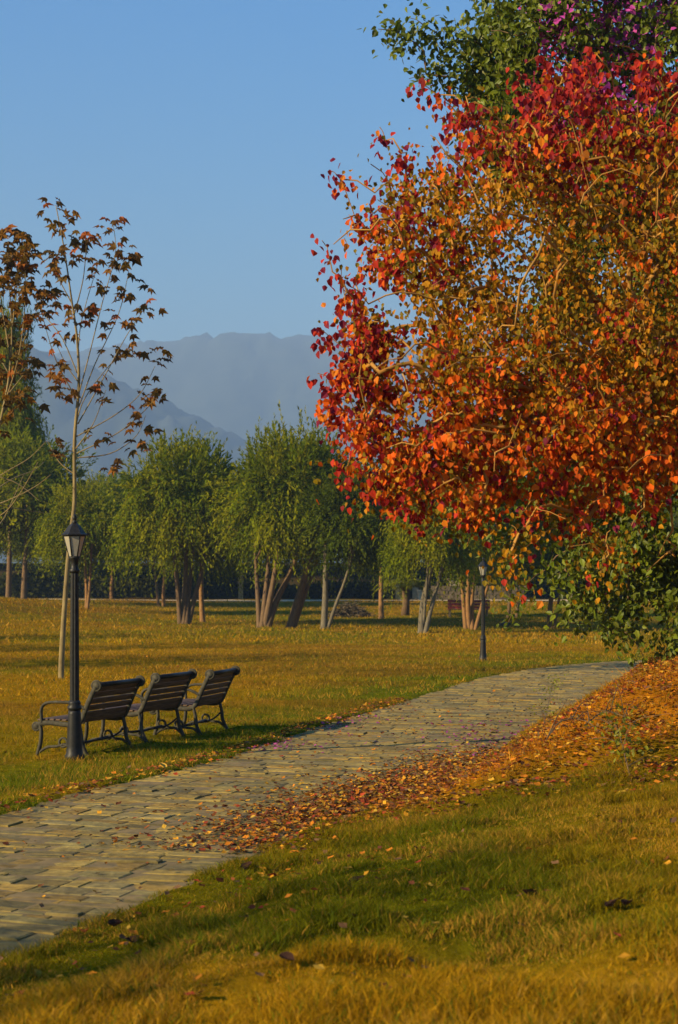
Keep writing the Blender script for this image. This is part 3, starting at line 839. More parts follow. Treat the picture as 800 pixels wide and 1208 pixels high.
park_tree(497, 747, 556, 42, [(0, 12, 670, 9), (4, 26, 668, 6), (2, 10, 640, 4)], 'grey forked tree leaning right in front of the palm', M_bark_grey, protos[3], seed=7, shift_px=10)
park_tree(556, 743, 560, 52, [(-6, -12, 668, 6), (-2, -3, 664, 7), (1, 6, 668, 6), (4, 22, 684, 5)], 'tree with slender orange stems rising before the red bench', M_bark_warm, protos[0], seed=8, shift_px=4)
park_tree(650, 741, 570, 54, [(-2, 6, 676, 7), (2, 10, 690, 5)], 'tree with a slim pale forked trunk beyond the end of the path', M_bark_warm, protos[1], seed=9)
park_tree(606, 729, 580, 40, [(-6, -2, 686, 5), (4, 4, 690, 5)], 'tree on two thin trunks past the second lamp', M_bark, protos[2], seed=10)
park_tree(712, 742, 560, 52, [(0, 2, 690, 9)], 'stout brown trunk half hidden by the hanging vine leaves', M_bark, dark[2], seed=11)
park_tree(102, 718, 568, 44, [(0, -3, 668, 5), (1, 5, 664, 4)], 'small tree with a thin forked trunk and reddened base on the lawn', M_bark_warm, protos[2], seed=12)
park_tree(190, 716, 560, 44, [(-3, -8, 684, 4), (3, 5, 684, 5)], 'tree on a pair of short reddish trunks near the dusty road', M_bark_warm, protos[1], seed=13)
park_tree(132, 706, 572, 42, [(0, 0, 672, 6)], 'tree with one upright brown trunk at the road edge', M_bark_warm, protos[0], seed=14)

# dense row along the far road
rb = np.random.default_rng(77)
for i, px in enumerate(list(range(-70, 860, 36))):
    Y = 140 + rb.uniform(-6, 16)
    top = 574 + rb.uniform(-14, 18) - (40 if px < 40 else 0) - (10 if 120 < px < 420 else 0)
    park_tree(px + rb.uniform(-8, 8), 0, top, rb.uniform(36, 50), [(0, rb.uniform(-4, 4), 655, rb.uniform(4, 6))], ('dark green' if i % 7 < 3 else 'lighter yellow-green') + ' tree on a ' + ('dark brown', 'warm orange-brown', 'grey')[i % 3] + ' trunk in the dense row along the far road', (M_bark, M_bark_warm, M_bark_grey)[i % 3], (dark + protos)[i % 7],
              'trees in the row along the far road', Y=Y, seed=300 + i)
for i, px in enumerate(list(range(-90, 880, 58))):
    park_tree(px + rb.uniform(-10, 10), 0, 584 + rb.uniform(-10, 15), rb.uniform(54, 66), [(0, rb.uniform(-4, 4), 660, 4)], 'dark tree on the rise behind the far road, mostly hidden by nearer trees', M_bark, dark[i % 3],
              'trees on the rise behind the road', Y=185 + rb.uniform(-8, 14), seed=400 + i)
# dark tall trees at the left border
park_tree(10, 712, 372, 34, [(0, 0, 640, 8)], 'tall narrow green tree behind the yellow-brown plane tree', M_bark, protos[3], seed=21, Y=118)
park_tree(28, 712, 516, 66, [(0, 2, 650, 8)], 'broad rounded green tree hanging low over the grassy mound', M_bark, protos[1], seed=22, Y=112)
# trees standing left of the view; their shadows band the lawn
for (x, y, hgt, rr, lab) in ((-19, 40.5, 9.5, 2.6, 'park tree shading the lawn beyond the benches'), (-22, 50, 10, 2.4, 'park tree shading the lawn by the mound'), (-27, 60, 10.5, 3.0, 'large park tree beside the grassy mound'), (-14.5, 2.4, 8.0, 1.9, 'park tree shading the grass where the path begins')):
    root = empty('park_tree', (x, y, h1(x, y))); tag(root, lab, 'tree')
    mb = MB(); mb.tube([(0, 0, -0.1), (0.05, 0, hgt * 0.25), (0.0, 0.1, hgt * 0.5), (0.1, 0.1, hgt * 0.8)], [0.17, 0.13, 0.09, 0.03], 8); mb.build('trunk', M_bark, root, True)
    c = obj('crown', sparse, root); c.scale = (rr / 2.9, rr / 2.9, hgt / 9.7)

ru = np.random.default_rng(91)
n = 26000
Yu = 150 + ru.random(n) * 12; Xu = (ru.uniform(-60, 860, n) - CX) / FPX * Yu
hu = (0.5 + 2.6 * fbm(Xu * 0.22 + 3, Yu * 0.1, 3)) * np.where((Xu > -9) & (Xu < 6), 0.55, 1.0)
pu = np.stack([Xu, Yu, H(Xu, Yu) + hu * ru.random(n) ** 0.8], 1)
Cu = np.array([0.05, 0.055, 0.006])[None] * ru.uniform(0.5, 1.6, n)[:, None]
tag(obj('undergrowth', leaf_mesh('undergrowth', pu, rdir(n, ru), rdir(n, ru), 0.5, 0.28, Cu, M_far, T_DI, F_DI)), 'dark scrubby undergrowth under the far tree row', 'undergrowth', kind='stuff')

# palm behind the forked tree
def palm(px, py, label, seed):
    r = np.random.default_rng(seed)
    g = ground_at(px, py); root = empty('palm_tree', g); tag(root, label, 'palm')
    mb = MB(); mb.tube([(0, 0, -0.1), (0.05, 0, 0.9), (0.05, 0, 1.75)], [0.28, 0.24, 0.26], 8); mb.build('trunk', M_bark, root, True)
    for k in range(16):
        a = 2 * math.pi * k / 16 + r.uniform(-0.15, 0.15); Lf = r.uniform(2.2, 3.0); el = r.uniform(0.25, 1.15)
        t = np.linspace(0, 1, 26)
        hx = Lf * t * math.cos(el); hz = 1.7 + Lf * t * math.sin(el) - 1.9 * t ** 2.2
        P_ = np.stack([hx * math.cos(a), hx * math.sin(a), hz], 1)
        tg_ = np.gradient(P_, axis=0); side = np.array([-math.sin(a), math.cos(a), 0])
        pos = np.concatenate([P_, P_]); n = len(P_)
        D = np.concatenate([unit(tg_) * 0.7 + side, unit(tg_) * 0.7 - side]) - np.array([0, 0, 0.35])
        Ln = np.tile(0.75 * np.sin(np.pi * np.clip(t * 0.85 + 0.12, 0, 1)), 2)
        C = np.array([0.19, 0.19, 0.012])[None] * r.uniform(0.7, 1.3, 2 * n)[:, None]
        obj('frond', leaf_mesh('frond', pos, D, np.tile([0, 0, 1.0], (2 * n, 1)) + r.normal(size=(2 * n, 3)) * 0.2, Ln, 0.09, C, M_far, T_DI, F_DI), root)
palm(478, 727, 'squat palm with arching pale green fronds behind the grey forked tree', 5)

# low wall, pillars, red bench, brush pile, dark bundle
g0 = ground_at(500, 715)
wl = empty('garden_wall', (9.5, 138, h1(9.5, 138))); tag(wl, 'low rough stone wall behind the red bench', 'wall')
rw = random.Random(4)
for row in range(3):
    x = -2.0 - rw.random() * 0.3
    while x < 5.5:
        w = rw.uniform(0.5, 0.9)
        mb = MB(); mb.box((0, 0, 0), (w - 0.03, 0.45 + rw.uniform(-0.05, 0.05), 0.36))
        o = mb.build('stone', M_wall, wl); o.location = (x + w / 2, rw.uniform(-0.03, 0.03), 0.15 + row * 0.37)
        x += w
def pillar(px, top, base, w, label, Y):
    X = (px - CX) / FPX * Y; z0 = h1(X, Y); hh = CAMZ + (HOR - top) / FPX * Y - z0
    root = empty('stone_pillar', (X, Y, z0)); tag(root, label, 'pillar', 'pillars beyond the road')
    mb = MB(); mb.box((0, 0, hh / 2 - 0.05), (w, w, hh)); mb.build('shaft', M_pillar, root)
    mb = MB(); mb.box((0, 0, hh + 0.02), (w * 1.25, w * 1.25, 0.14)); mb.build('cap', M_pillar, root)
pillar(535, 683, 715, 0.85, 'broad yellow stone pillar standing on the line of the garden wall', 140.0)
pillar(498, 697, 715, 0.6, 'short yellow stone pillar at the end of the garden wall', 134.0)
pillar(470, 680, 704, 0.45, 'slim pale pillar behind the orange trunk', 142.0)
pillar(490, 684, 704, 0.5, 'slim pale pillar beside the palm', 145.0)
pillar(284, 676, 704, 0.4, 'thin pale pillar behind the broad dark-stemmed tree', 146.0)

def red_bench():
    g = ground_at(553, 728); root = empty('red_bench', g, R(4)); tag(root, 'dark red painted park bench seen from behind among the trees', 'bench')
    for k in range(3):
        mb = MB(); mb.box((0, 0, 0), (2.5, 0.035, 0.16)); o = mb.build('back_slat', M_red, root); o.location = (0, -0.02 - 0.03 * k, 0.56 + 0.185 * k)
    for k in range(3):
        mb = MB(); mb.box((0, 0, 0), (2.5, 0.13, 0.04)); o = mb.build('seat_slat', M_red, root); o.location = (0, 0.12 + 0.15 * k, 0.43)
    for x in (-1.1, 1.1):
        for y in (0.0, 0.42):
            mb = MB(); mb.box((0, 0, 0), (0.08, 0.08, 0.5)); o = mb.build('leg', M_wall, root); o.location = (x, y, 0.17)
        mb = MB(); mb.box((0, 0, 0), (0.06, 0.05, 0.6)); o = mb.build('back_post', M_red, root); o.location = (x, 0.0, 0.72)
red_bench()

def brush_pile():
    r = np.random.default_rng(8)
    g = ground_at(413, 728); root = empty('brush_pile', g); tag(root, 'heap of dead cut branches on the lawn', 'brush pile')
    mb = MB()
    for k in range(420):
        a = r.uniform(0, 6.28); rr = r.random() ** 0.6
        c = np.array([math.cos(a) * rr * 1.25, math.sin(a) * rr * 0.9, 0]); top = 0.85 * (1 - rr ** 1.6) * r.random() + 0.03
        d = unit(r.normal(size=(1, 3)) * np.array([1, 1, 0.25]))[0] * r.uniform(0.2, 0.55)
        c[2] = top
        p, q = c - d, c + d; p[2] = max(p[2], 0.0); q[2] = max(q[2], 0.0)
        mb.tube([p, c + r.normal(size=3) * 0.05, q], [0.022, 0.018, 0.008], 4, cap=False)
    o = mb.build('twigs', M_brush, root); tag(o, kind='stuff')
    n = 1500; a = r.uniform(0, 6.28, n); rr = r.random(n) ** 0.5
    pos = np.stack([np.cos(a) * rr * 1.25, np.sin(a) * rr * 0.9, 0.75 * (1 - rr ** 1.6) * r.random(n) + 0.03], 1)
    o = obj('dead_leaves', leaf_mesh('dead_leaves', pos, rdir(n, r), rdir(n, r), 0.14, 0.07, np.tile([0.07, 0.06, 0.035], (n, 1)) * r.uniform(0.5, 1.4, n)[:, None], M_litter, T_DI, F_DI), root); tag(o, kind='stuff')
brush_pile()

def lump(name, g, size, mat, label, cat, seed):
    r = np.random.default_rng(seed)
    import bmesh
    bm = bmesh.new(); bmesh.ops.create_icosphere(bm, subdivisions=3, radius=1)
    for v in bm.verts:
        k = 0.75 + 0.5 * float(fbm(np.array([v.co.x * 1.7 + seed]), np.array([v.co.y * 1.7 + v.co.z * 2.1]), 3)[0])
        v.co = Vector((v.co.x * size[0] * k, v.co.y * size[1] * k, max(v.co.z, -0.5) * size[2] * k))
    me = bpy.data.meshes.new(name); bm.to_mesh(me); bm.free(); me.materials.append(mat)
    o = obj(name, me); o.location = g + Vector((0, 0, size[2] * 0.35)); tag(o, label, cat)
lump('dark_bundle', ground_at(595, 738), (0.32, 0.2, 0.14), M_dark, 'small black bundle lying on the grass right of the second lamp', 'bundle', 3)

# ------------------------------------------------------------------ benches
def arc_pts(c, r_, a0, a1, n=8): return [(c[0] + r_ * math.cos(R(a0 + (a1 - a0) * i / n)), c[1] + r_ * math.sin(R(a0 + (a1 - a0) * i / n))) for i in range(n + 1)]
LB = 1.14
back_line = [(-0.20, 0.40), (-0.245, 0.50), (-0.30, 0.62), (-0.355, 0.74), (-0.41, 0.845)]
def make_bench():
    root = empty('park_bench')
    for sx in (0, LB):
        yz = lambda pts: [(sx, y, z) for y, z in pts]
        fr = MB()
        # one sweeping bar: front scroll, seat rail, back upright
        line = catmull([(0.40, 0.375), (0.22, 0.40), (0.02, 0.385), (-0.13, 0.385), (-0.215, 0.44), (-0.29, 0.60), (-0.355, 0.74), (-0.415, 0.85)], 5)
        fr.tube([(sx, y, z) for y, z in line], 0.030, 8, flat=(0.75, 1.1))
        f = fr.build('end_frame', M_iron_worn, root, True)
        for pts, wd in (([(0.355, 0.39), (0.335, 0.30), (0.345, 0.15), (0.39, 0.0)], 0.026), ([(-0.185, 0.405), (-0.215, 0.28), (-0.235, 0.14), (-0.305, 0.0)], 0.026)):
            mb = MB(); cm = catmull(pts, 5); mb.tube(yz(cm), [wd * (0.95 + 0.25 * i / len(cm)) for i in range(len(cm))], 8, flat=(0.85, 1.0)); mb.build('leg', M_iron_worn, f, True)
        mb = MB(); mb.tube(yz(catmull([(-0.275, 0.575), (-0.12, 0.645), (0.10, 0.655), (0.255, 0.64), (0.325, 0.585), (0.335, 0.50), (0.325, 0.40)], 5)), 0.021, 8, flat=(1.15, 0.9)); mb.build('armrest', M_iron_worn, f, True)
        for (y, z, rr) in ((0.405, 0.35, 0.058), (-0.425, 0.862, 0.072)):     # rosettes at the ends of the bar
            mb = MB()
            ring = [(sx, y + rr * 0.82 * math.cos(a), z + rr * 0.82 * math.sin(a)) for a in np.linspace(0, 2 * math.pi, 17)]
            mb.tube(ring, 0.015, 6, cap=False)
            for a in np.linspace(0, math.pi, 4, endpoint=False):
                mb.tube([(sx, y - rr * 0.8 * math.cos(a), z - rr * 0.8 * math.sin(a)), (sx, y + rr * 0.8 * math.cos(a), z + rr * 0.8 * math.sin(a))], 0.008, 5)
            b0 = len(mb.v)
            for sgn in (-1, 1):
                for a in np.linspace(0, 2 * math.pi, 16, endpoint=False): mb.v.append((sx + sgn * 0.010, y + rr * 0.85 * math.cos(a), z + rr * 0.85 * math.sin(a)))
            mb.f.append(tuple(b0 + k for k in range(16))); mb.f.append(tuple(b0 + 16 + k for k in range(16))[::-1])
            mb.f += [(b0 + k, b0 + 16 + k, b0 + 16 + (k + 1) % 16, b0 + (k + 1) % 16) for k in range(16)]
            mb.build('rosette', M_iron_worn, f, True)
        # curled brace between the feet
        mb = MB()
        mb.tube(yz(catmull([(0.37, 0.03), (0.25, 0.10), (0.12, 0.115), (0.03, 0.14)], 5)), 0.018, 7)
        mb.tube(yz(catmull([(-0.285, 0.03), (-0.18, 0.11), (-0.08, 0.12), (0.03, 0.14)], 5)), 0.018, 7)
        ring = [(sx, 0.03 + 0.055 * math.cos(a), 0.165 + 0.055 * math.sin(a)) for a in np.linspace(0, 2 * math.pi, 17)]
        mb.tube(ring, 0.016, 6, cap=False)
        mb.build('scroll_brace', M_iron_worn, f, True)
    # bars along the bench
    mb = MB(); mb.tube([(0, 0.03, 0.14), (LB * 0.5, 0.03, 0.12), (LB, 0.03, 0.14)], 0.018, 7)
    for sgn, c in ((1, 0.0), (-1, LB)):
        mb.tube(catmull([(c + sgn * 0.02, -0.20, 0.25), (c + sgn * 0.16, -0.14, 0.17), (c + sgn * 0.34, -0.06, 0.14), (c + sgn * 0.42, 0.03, 0.13)], 5), 0.013, 6)
    mb.build('stretcher', M_iron, root, True)
    mb = MB(); mb.tube([(0.012, -0.425, 0.872), (LB - 0.012, -0.425, 0.872)], 0.030, 10); mb.build('top_rail', M_iron, root, True)
    for k in range(6):                                   # back slats follow the leaning uprights
        t = (k + 0.5) / 6; y = np.interp(t, np.linspace(0, 1, 5), [p[0] for p in back_line]); z = np.interp(t, np.linspace(0, 1, 5), [p[1] for p in back_line])
        mb = MB(); mb.box((0, 0, 0), (LB - 0.036, 0.022, 0.072), Matrix.Rotation(R(25), 3, 'X'))
        o = mb.build('back_slat', M_slat, root); o.location = (LB / 2, y, z + 0.01)
        bv = o.modifiers.new('bevel', 'BEVEL'); bv.width = 0.006; bv.segments = 2
    for k in range(7):
        y = 0.37 - 0.085 * k; z = 0.405 + 0.012 * math.sin(k / 6 * 3.14 + 0.4)
        mb = MB(); mb.box((0, 0, 0), (LB - 0.036, 0.066, 0.024)); o = mb.build('seat_slat', M_slat, root); o.location = (LB / 2, y, z + 0.02)
        bv = o.modifiers.new('bevel', 'BEVEL'); bv.width = 0.006; bv.segments = 2
    for k in range(6):                                   # bolt heads along the upright edge
        t = (k + 0.5) / 6; y = np.interp(t, np.linspace(0, 1, 5), [p[0] for p in back_line]); z = np.interp(t, np.linspace(0, 1, 5), [p[1] for p in back_line])
        for sx in (0.03, LB - 0.03):
            mb = MB(); mb.lathe([(0.009, 0), (0.009, 0.006), (0.004, 0.010)], 8); o = mb.build('bolt', M_iron_worn, root, True); o.location = (sx, y - 0.018, z + 0.004); o.rotation_euler = (R(75), 0, 0)
    return root

def copy_tree(o, parent=None):
    c = o.copy(); COL.objects.link(c); c.parent = parent
    for ch in list(o.children): copy_tree(ch, c)
    return c
b1 = make_bench()
tag(b1, 'cast iron and dark slat bench standing right behind the lamp post', 'bench', 'park benches beside the path')
spots = [((-3.04, 20.5), (0.35, 0.937), None), ((-2.50, 22.1), (0.335, 0.942), 'middle cast iron slat bench between two others beside the path'), ((-1.90, 23.45), (0.25, 0.968), 'cast iron slat bench farthest from the lamp post, at the end of the row')]
for i, ((x, y), (ux, uy), lab) in enumerate(spots):
    o = b1 if i == 0 else copy_tree(b1)
    if lab: o['label'] = lab
    # (x,y) is the nearer rear foot, local (0,-0.305); the bench runs along (ux,uy)
    ox = x + 0.305 * (-uy); oy = y + 0.305 * ux
    cxm, cym = ox + ux * LB / 2, oy + uy * LB / 2
    o.location = (ox, oy, h1(cxm, cym) - 0.005)
    o.rotation_euler = (0, 0, math.atan2(uy, ux))

# ------------------------------------------------------------------ lamps
def make_lamp():
    root = empty('street_lamp')
    mb = MB(); mb.lathe([(0.115, -0.03), (0.115, 0.05), (0.100, 0.075), (0.092, 0.16), (0.083, 0.36), (0.075, 0.54), (0.070, 0.59)], 16, flute=0.05); mb.build('base', M_iron, root, True)
    mb = MB(); mb.lathe([(0.074, 0.585), (0.084, 0.60), (0.084, 0.625), (0.066, 0.645), (0.078, 0.665), (0.058, 0.70)], 20); mb.build('collar', M_iron, root, True)
    mb = MB(); mb.lathe([(0.055, 0.69), (0.053, 1.3), (0.047, 2.22)], 20, flute=0.13); mb.build('shaft', M_iron, root)
    mb = MB(); mb.lathe([(0.048, 2.20), (0.060, 2.215), (0.064, 2.235), (0.046, 2.255), (0.042, 2.30), (0.046, 2.355), (0.062, 2.372), (0.064, 2.39)], 20); mb.build('neck', M_iron, root, True)
    ln = empty('lantern', (0, 0, 0), 0, root)
    zb, zt, r0, r1 = 2.392, 2.640, 0.060, 0.124
    cb = MB()
    for k in range(6):
        a, a2 = R(60 * k + 10), R(60 * k + 70)
        p0, p1 = Vector((r0 * math.cos(a), r0 * math.sin(a), zb)), Vector((r1 * math.cos(a), r1 * math.sin(a), zt))
        q0, q1 = Vector((r0 * math.cos(a2), r0 * math.sin(a2), zb)), Vector((r1 * math.cos(a2), r1 * math.sin(a2), zt))
        cb.tube([p0, p1], 0.009, 5); cb.tube([p0, q0], 0.010, 5); cb.tube([p1, q1], 0.011, 5)
        n = (p1 - p0).cross(q0 - p0).normalized() * 0.003
        pm = MB(); vs = [p0 - n, q0 - n, q1 - n, p1 - n, p0 + n, q0 + n, q1 + n, p1 + n]
        pm.add(vs, [(0, 1, 2, 3), (7, 6, 5, 4), (0, 4, 5, 1), (1, 5, 6, 2), (2, 6, 7, 3), (3, 7, 4, 0)])
        pm.build('pane', M_frost, ln)
    cb.build('cage', M_iron, ln, True)
    mb = MB(); mb.lathe([(0.110, 2.645), (0.152, 2.643), (0.154, 2.656), (0.128, 2.675), (0.100, 2.715), (0.070, 2.760), (0.036, 2.785), (0.026, 2.790)], 6, cap=True)
    rf = mb.build('roof', M_iron, ln); rf.rotation_euler = (0, 0, R(10))
    mb = MB(); mb.lathe([(0.026, 2.785), (0.034, 2.800), (0.014, 2.815), (0.024, 2.835), (0.028, 2.855), (0.018, 2.880), (0.003, 2.905)], 12); mb.build('finial', M_iron, ln, True)
    return root
lamp = make_lamp()
tag(lamp, 'black fluted lamp post with hexagonal frosted lantern beside the benches', 'street lamp', 'lamp posts along the path')
lamp.location = (-3.12, 20.0, h1(-3.12, 20.0))
lamp2 = copy_tree(lamp)
lamp2['label'] = 'black lamp post far along the path, lantern touching the red leaves'
g = ground_at(570, 779)
lamp2.location = g
lamp2.rotation_euler = (0, 0, 0.6)

# ------------------------------------------------------------------ grass
def blades(n, y0, y1, hgt, wid, seed, power=1.0, margin=1.10, seg=2):
    r = np.random.default_rng(seed)
    Y = (y0 ** 2 + (y1 ** 2 - y0 ** 2) * r.random(n) ** power) ** 0.5
    X = (r.random(n) * 2 - 1) * 0.2 * margin * Y + r.normal(size=n) * 0.2
    lat = lateral(X, Y)
    edge = np.abs(lat) - HALF + 0.30 * (fbm(X * 2.1 + 3, Y * 2.1, 3) - 0.38)
    clump = fbm(X * 2.2 + 7, Y * 2.2, 3)
    keep = (edge > r.uniform(-0.10, 0.06, n)) & (r.random(n) < 0.35 + 1.1 * clump)
    litter = (lat > 0) & (lat < HALF + 1.1) & (Y > 14.0) & (Y < 22)
    keep &= ~(litter & (r.random(n) < 0.7))
    X, Y, lat, clump, edge = X[keep], Y[keep], lat[keep], clump[keep], edge[keep]
    n = len(X)
    Z = Hs(X, Y, lat)
    c = ground_colour(X, Y, lat) * r.uniform(0.55, 1.4, n)[:, None]
    dry = r.random(n) < 0.06 + 0.42 * sstep(0.42, 0.68, fbm(X * 1.3 + 80, Y * 1.3, 3))
    c[dry] = np.array([0.46, 0.25, 0.03]) * r.uniform(0.6, 1.2, dry.sum())[:, None]
    gr = r.random(n) < 0.12
    c[gr] = np.array([0.10, 0.13, 0.008]) * r.uniform(0.7, 1.4, gr.sum())[:, None]
    tall = 0.45 + 1.15 * sstep(0.35, 0.65, clump)
    h = hgt * tall * r.uniform(0.55, 1.35, n) * (0.7 + 0.3 * sstep(-0.05, 0.3, edge))
    h = h * np.where((lat > HALF + 0.3) & (Y > 15) & (Y < 40), r.choice([0.7, 1.0, 2.0], n, p=[0.55, 0.3, 0.15]), 1.0)
    a = r.uniform(0, 6.283, n); lean = r.uniform(0.1, 1.3, n) * h
    b = r.uniform(0, 6.283, n)
    w = wid * r.uniform(0.45, 1.2, n) * np.where(r.random(n) < 0.08, 2.2, 1.0)
    side = np.stack([np.cos(b), np.sin(b), 0 * b], 1) * (w / 2)[:, None]
    base = np.stack([X, Y, Z - 0.01], 1)
    ln = np.stack([np.cos(a) * lean, np.sin(a) * lean, 0 * a], 1)
    upv = np.stack([0 * h, 0 * h, h], 1)
    if seg == 2:
        mid = base + upv * 0.55 + ln * 0.28
        V = np.stack([base - side, base + side, mid + side * 0.8, mid - side * 0.8, base + upv + ln], 1)
        F = np.array([[0, 1, 2], [0, 2, 3], [3, 2, 4]])
        k = 5
    else:
        V = np.stack([base - side, base + side, base + upv + ln], 1); F = np.array([[0, 1, 2]]); k = 3
    return V.reshape(-1, 3), (np.arange(n)[:, None, None] * k + F[None]).reshape(-1, 3), np.repeat(c, k, axis=0)
gv, gf, gcl, off = [], [], [], 0
for args in ((340000, 5.0, 15, 0.055, 0.005, 1, 1.0, 1.15, 2), (190000, 15, 30, 0.05, 0.008, 2, 1.0, 1.12, 1), (120000, 30, 60, 0.06, 0.018, 3, 1.0, 1.08, 1), (90000, 60, 128, 0.09, 0.05, 4, 1.0, 1.05, 1)):
    v, f, c = blades(*args); gv.append(v); gf.append(f + off); gcl.append(c); off += len(v)
o = obj('grass', np_mesh('grass', np.concatenate(gv), np.concatenate(gf), M_grass, np.concatenate(gcl)))
tag(o, 'dry golden and olive grass blades over the lawn and bank', 'grass', kind='stuff')

# ------------------------------------------------------------------ fallen leaves and petals
LIT = np.array([[0.50, 0.17, 0.015], [0.42, 0.25, 0.03], [0.22, 0.07, 0.02], [0.12, 0.04, 0.02], [0.55, 0.26, 0.02], [0.30, 0.05, 0.02], [0.17, 0.09, 0.04]])
def scatter_leaves(name, pts, size, colr, seed, label, cat, lift=0.012, mat=M_litter):
    r = np.random.default_rng(seed); X, Y = pts[:, 0], pts[:, 1]; n = len(X)
    lat = lateral(X, Y)
    z = np.where(np.abs(lat) < HALF - 0.2, 0.028, np.maximum(Hs(X, Y, lat), 0.0) + 0.025) + r.random(n) ** 2 * lift + np.where((lat > HALF) & (Y > 15), 0.05 * r.random(n), 0)
    a = r.uniform(0, 6.283, n)
    D = np.stack([np.cos(a), np.sin(a), r.normal(size=n) * 0.22], 1); Nn = np.stack([r.normal(size=n) * 0.35, r.normal(size=n) * 0.35, np.ones(n)], 1)
    T = T_OV.copy(); T[:, 2] *= 2.0; T[3, 2] = 0.25
    Ln = r.uniform(0.6, 1.3, n) * size
    o = obj(name, leaf_mesh(name, np.stack([X, Y, z], 1), D, Nn, Ln, Ln * 0.8, colr, mat, T)); tag(o, label, cat, kind='stuff')
r = np.random.default_rng(55)
def path_scatter(n, y0, y1, lat_f):
    k = np.nonzero((CL[:, 1] > y0) & (CL[:, 1] < y1))[0]
    s_ = r.uniform(arc[k[0]], arc[k[-1]], n); l_ = lat_f(n, s_)
    return np.stack([np.interp(s_, arc, CL[:, 0]) + np.interp(s_, arc, nor[:, 0]) * l_, np.interp(s_, arc, CL[:, 1]) + np.interp(s_, arc, nor[:, 1]) * l_], 1)
P1 = path_scatter(8500, 13.3, 22.5, lambda n, s_: HALF - 0.15 + np.where(r.random(n) < 0.6, r.normal(0, 0.30, n), -np.abs(r.normal(0, 0.55, n))))
P1 = P1[r.random(len(P1)) < np.clip(1.25 - np.abs(P1[:, 1] - 16.6) / 4.2, 0.05, 1)]
P2 = path_scatter(19000, 14.6, 30, lambda n, s_: HALF + r.uniform(0.1, 4.2, n))
P3 = path_scatter(420, 9.5, 30, lambda n, s_: r.uniform(-HALF, HALF, n))
P4 = path_scatter(1300, 12, 30, lambda n, s_: -HALF + r.normal(-0.06, 0.13, n))
P5 = path_scatter(380, 8.5, 13.5, lambda n, s_: HALF + np.abs(r.normal(0, 1.6, n)))
P6 = np.stack([r.uniform(-9, 8, 700), r.uniform(18, 60, 700)], 1)
PP = np.concatenate([P1, P2, P3, P4, P5, P6]); PP = PP[np.abs(PP[:, 0] / PP[:, 1]) < 0.23]
pr = np.array([0.2, 0.15, 0.19, 0.12, 0.1, 0.08, 0.16])
scatter_leaves('fallen_leaves', PP, 0.052, LIT[r.choice(7, len(PP), p=pr)] * r.uniform(0.6, 1.2, len(PP))[:, None], 60, 'drift of fallen orange and brown leaves along the path and bank', 'leaf litter')
Q1 = path_scatter(260, 20.5, 26.5, lambda n, s_: -HALF + 0.05 + np.abs(r.normal(0, 0.35, n)))
Q2 = path_scatter(420, 20.5, 26.0, lambda n, s_: HALF - np.abs(r.normal(0, 0.85, n)))
QQ = np.concatenate([Q1, Q2]); QQ = QQ[fbm(QQ[:, 0] * 2.5, QQ[:, 1] * 2.5, 2) > 0.47]
scatter_leaves('fallen_petals', QQ, 0.05, np.array([0.27, 0.06, 0.18])[None] * r.uniform(0.5, 1.3, len(QQ))[:, None], 61, 'magenta petals fallen in patches on the path', 'petals')

# single big curled leaves that stand out
def curled_leaf(px, py, size, colr, label, group, seed):
    r = np.random.default_rng(seed); g = ground_at(px, py)
    lt = float(lateral([g.x], [g.y])[0])
    if abs(lt) < HALF: g.z = 0.035
    V = []; nu, nv = 7, 5
    for i in range(nu):
        u = i / (nu - 1); wd = math.sin(math.pi * min(u * 0.92 + 0.06, 1)) ** 0.8
        for j in range(nv):
            v = (j / (nv - 1) - 0.5) * 2
            V.append(((u - 0.5) * size, v * wd * size * 0.36, size * (0.30 * abs(v) ** 1.5 * wd + 0.30 * (u - 0.4) ** 2 * 2 + r.normal() * 0.02)))
    F = [(i * nv + j, i * nv + j + 1, (i + 1) * nv + j + 1, (i + 1) * nv + j) for i in range(nu - 1) for j in range(nv - 1)]
    o = obj('curled_leaf', np_mesh('curled_leaf', np.array(V), np.array(F), M_litter, np.tile(colr, (len(V), 1)), True))
    o.location = g + Vector((0, 0, 0.03)); o.rotation_euler = (r.uniform(-0.3, 0.3), r.uniform(-0.3, 0.3), r.uniform(0, 6.28)); tag(o, label, 'leaf', group)
br_ = np.array([0.045, 0.022, 0.014])
for i, (px, py, s_, c, lab, gp) in enumerate((
        (421, 1049, 0.11, br_, 'dark brown curled leaf on the grass below the leaf drift', None),
        (624, 1066, 0.11, br_ * 0.8, 'blackish curled leaf standing up in the long green grass', None),
        (740, 1076, 0.09, br_, 'brown curled leaves in the long grass beneath the autumn tree', 'curled leaves beneath the autumn tree'),
        (722, 1077, 0.08, br_ * 1.3, 'brown curled leaves in the long grass beneath the autumn tree', 'curled leaves beneath the autumn tree'),
        (338, 1143, 0.08, br_ * 1.2, 'small brown leaf in the dry golden grass', None),
        (157, 1120, 0.11, br_ * 0.8, 'dark curled leaf just inside the grass edge', None),
        (136, 1100, 0.11, br_, 'dark brown curled leaf right on the path edge', None),
        (100, 1108, 0.08, np.array([0.34, 0.09, 0.02]), 'orange curled leaf at the path edge', None),
        (292, 1030, 0.11, br_ * 1.3, 'brown curled leaf on the paving near the grass', None),
        (191, 909, 0.13, np.array([0.55, 0.33, 0.05]), 'bright yellow leaf on the green grass below the middle bench', None))):
    curled_leaf(px, py, s_, c, lab, gp, 900 + i)

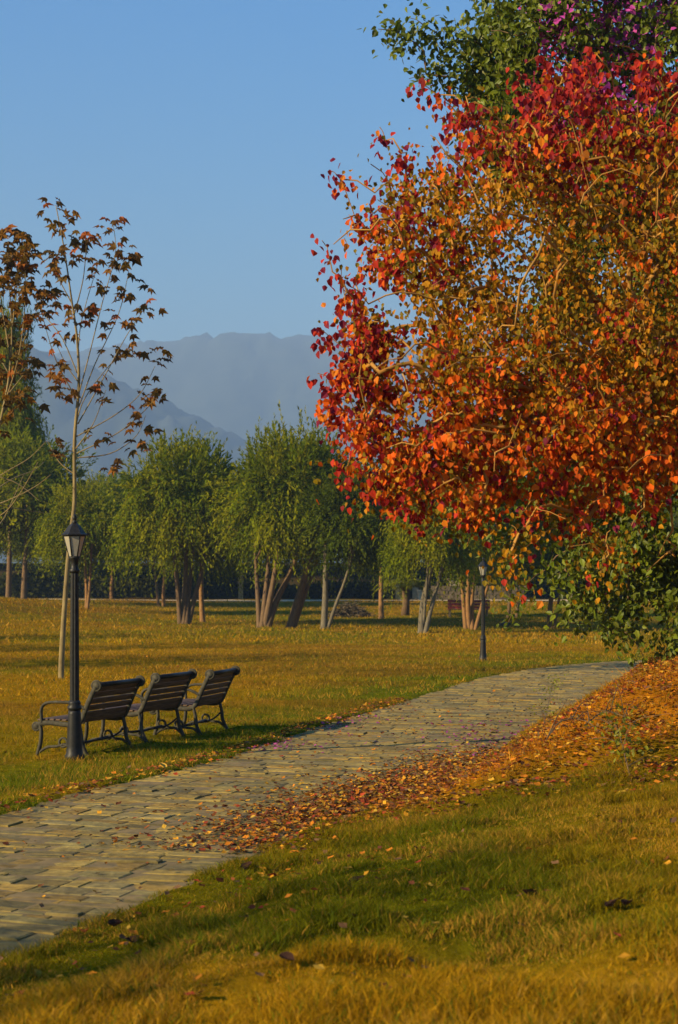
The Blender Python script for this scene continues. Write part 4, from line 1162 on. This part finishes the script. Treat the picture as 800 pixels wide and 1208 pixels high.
# dead twigs and a weed on the bank
def dead_branch(pts, label, seed, leaves=0, leafc=(0.10, 0.11, 0.02)):
    r = np.random.default_rng(seed)
    W = [ground_at(x, y) + Vector((0, 0, dz)) for x, y, dz in pts]
    B = W[0].copy(); root = empty('dead_branch' if leaves < 30 else 'weed', B); tag(root, label, 'branch' if leaves < 30 else 'weed')
    mb = MB(); cm = catmull([tuple(p - B) for p in W], 6)
    mb.tube(cm, [0.008 * (1 - 0.7 * i / len(cm)) for i in range(len(cm))], 5)
    for k in range(9):
        p = Vector(cm[r.integers(2, len(cm) - 1)]); d = Vector(r.normal(size=3)) * 0.18; d.z = abs(d.z) * 0.8
        mb.tube([p, p + d * 0.5 + Vector((0, 0, 0.03)), p + d], [0.006, 0.004, 0.002], 4)
    mb.build('stem', M_brush if leaves < 30 else M_bark, root)
    if leaves:
        base = np.array(cm)[r.integers(3, len(cm), leaves)] + r.normal(size=(leaves, 3)) * np.array([0.10, 0.10, 0.07]) + np.array([0, 0, 0.06])
        o = obj('foliage', leaf_mesh('foliage', base, rdir(leaves, r), rdir(leaves, r) + np.array([0, 0, 0.6]), 0.05, 0.03, np.array(leafc)[None] * r.uniform(0.6, 1.4, leaves)[:, None], M_green), root); tag(o, kind='stuff')
dead_branch([(640, 885, 0.03), (660, 872, 0.16), (690, 868, 0.14), (715, 878, 0.05)], 'bent dead branch lying on the orange bank', 1, 14, (0.2, 0.12, 0.03))
dead_branch([(690, 862, 0.05), (715, 855, 0.12), (745, 858, 0.06)], 'shorter dead twig higher up the orange bank', 2, 10, (0.2, 0.12, 0.03))
dead_branch([(640, 862, 0.0), (645, 850, 0.14), (650, 835, 0.30), (654, 828, 0.34)], 'small yellow-green weed at the foot of the bank', 3, 140, (0.20, 0.20, 0.02))
dead_branch([(745, 925, 0.0), (735, 905, 0.16), (728, 890, 0.25)], 'clump of green weeds among the leaf litter', 4, 180, (0.17, 0.17, 0.008))

# ------------------------------------------------------------------ haze
hm = bpy.data.materials.new('haze'); hm.use_nodes = True
nt = hm.node_tree; nt.nodes.clear()
out = nt.nodes.new('ShaderNodeOutputMaterial'); pv = nt.nodes.new('ShaderNodeVolumePrincipled')
pv.inputs['Color'].default_value = (0.32, 0.51, 0.83, 1)
pv.inputs['Density'].default_value = 0.00036
pv.inputs['Anisotropy'].default_value = 0.0
nt.links.new(pv.outputs[0], out.inputs['Volume'])
mb = MB(); mb.box((0, 2700, 348), (12000, 7000, 704))
hz = mb.build('haze', hm); tag(hz, 'thin blue haze filling the air toward the hills', 'haze', kind='stuff')
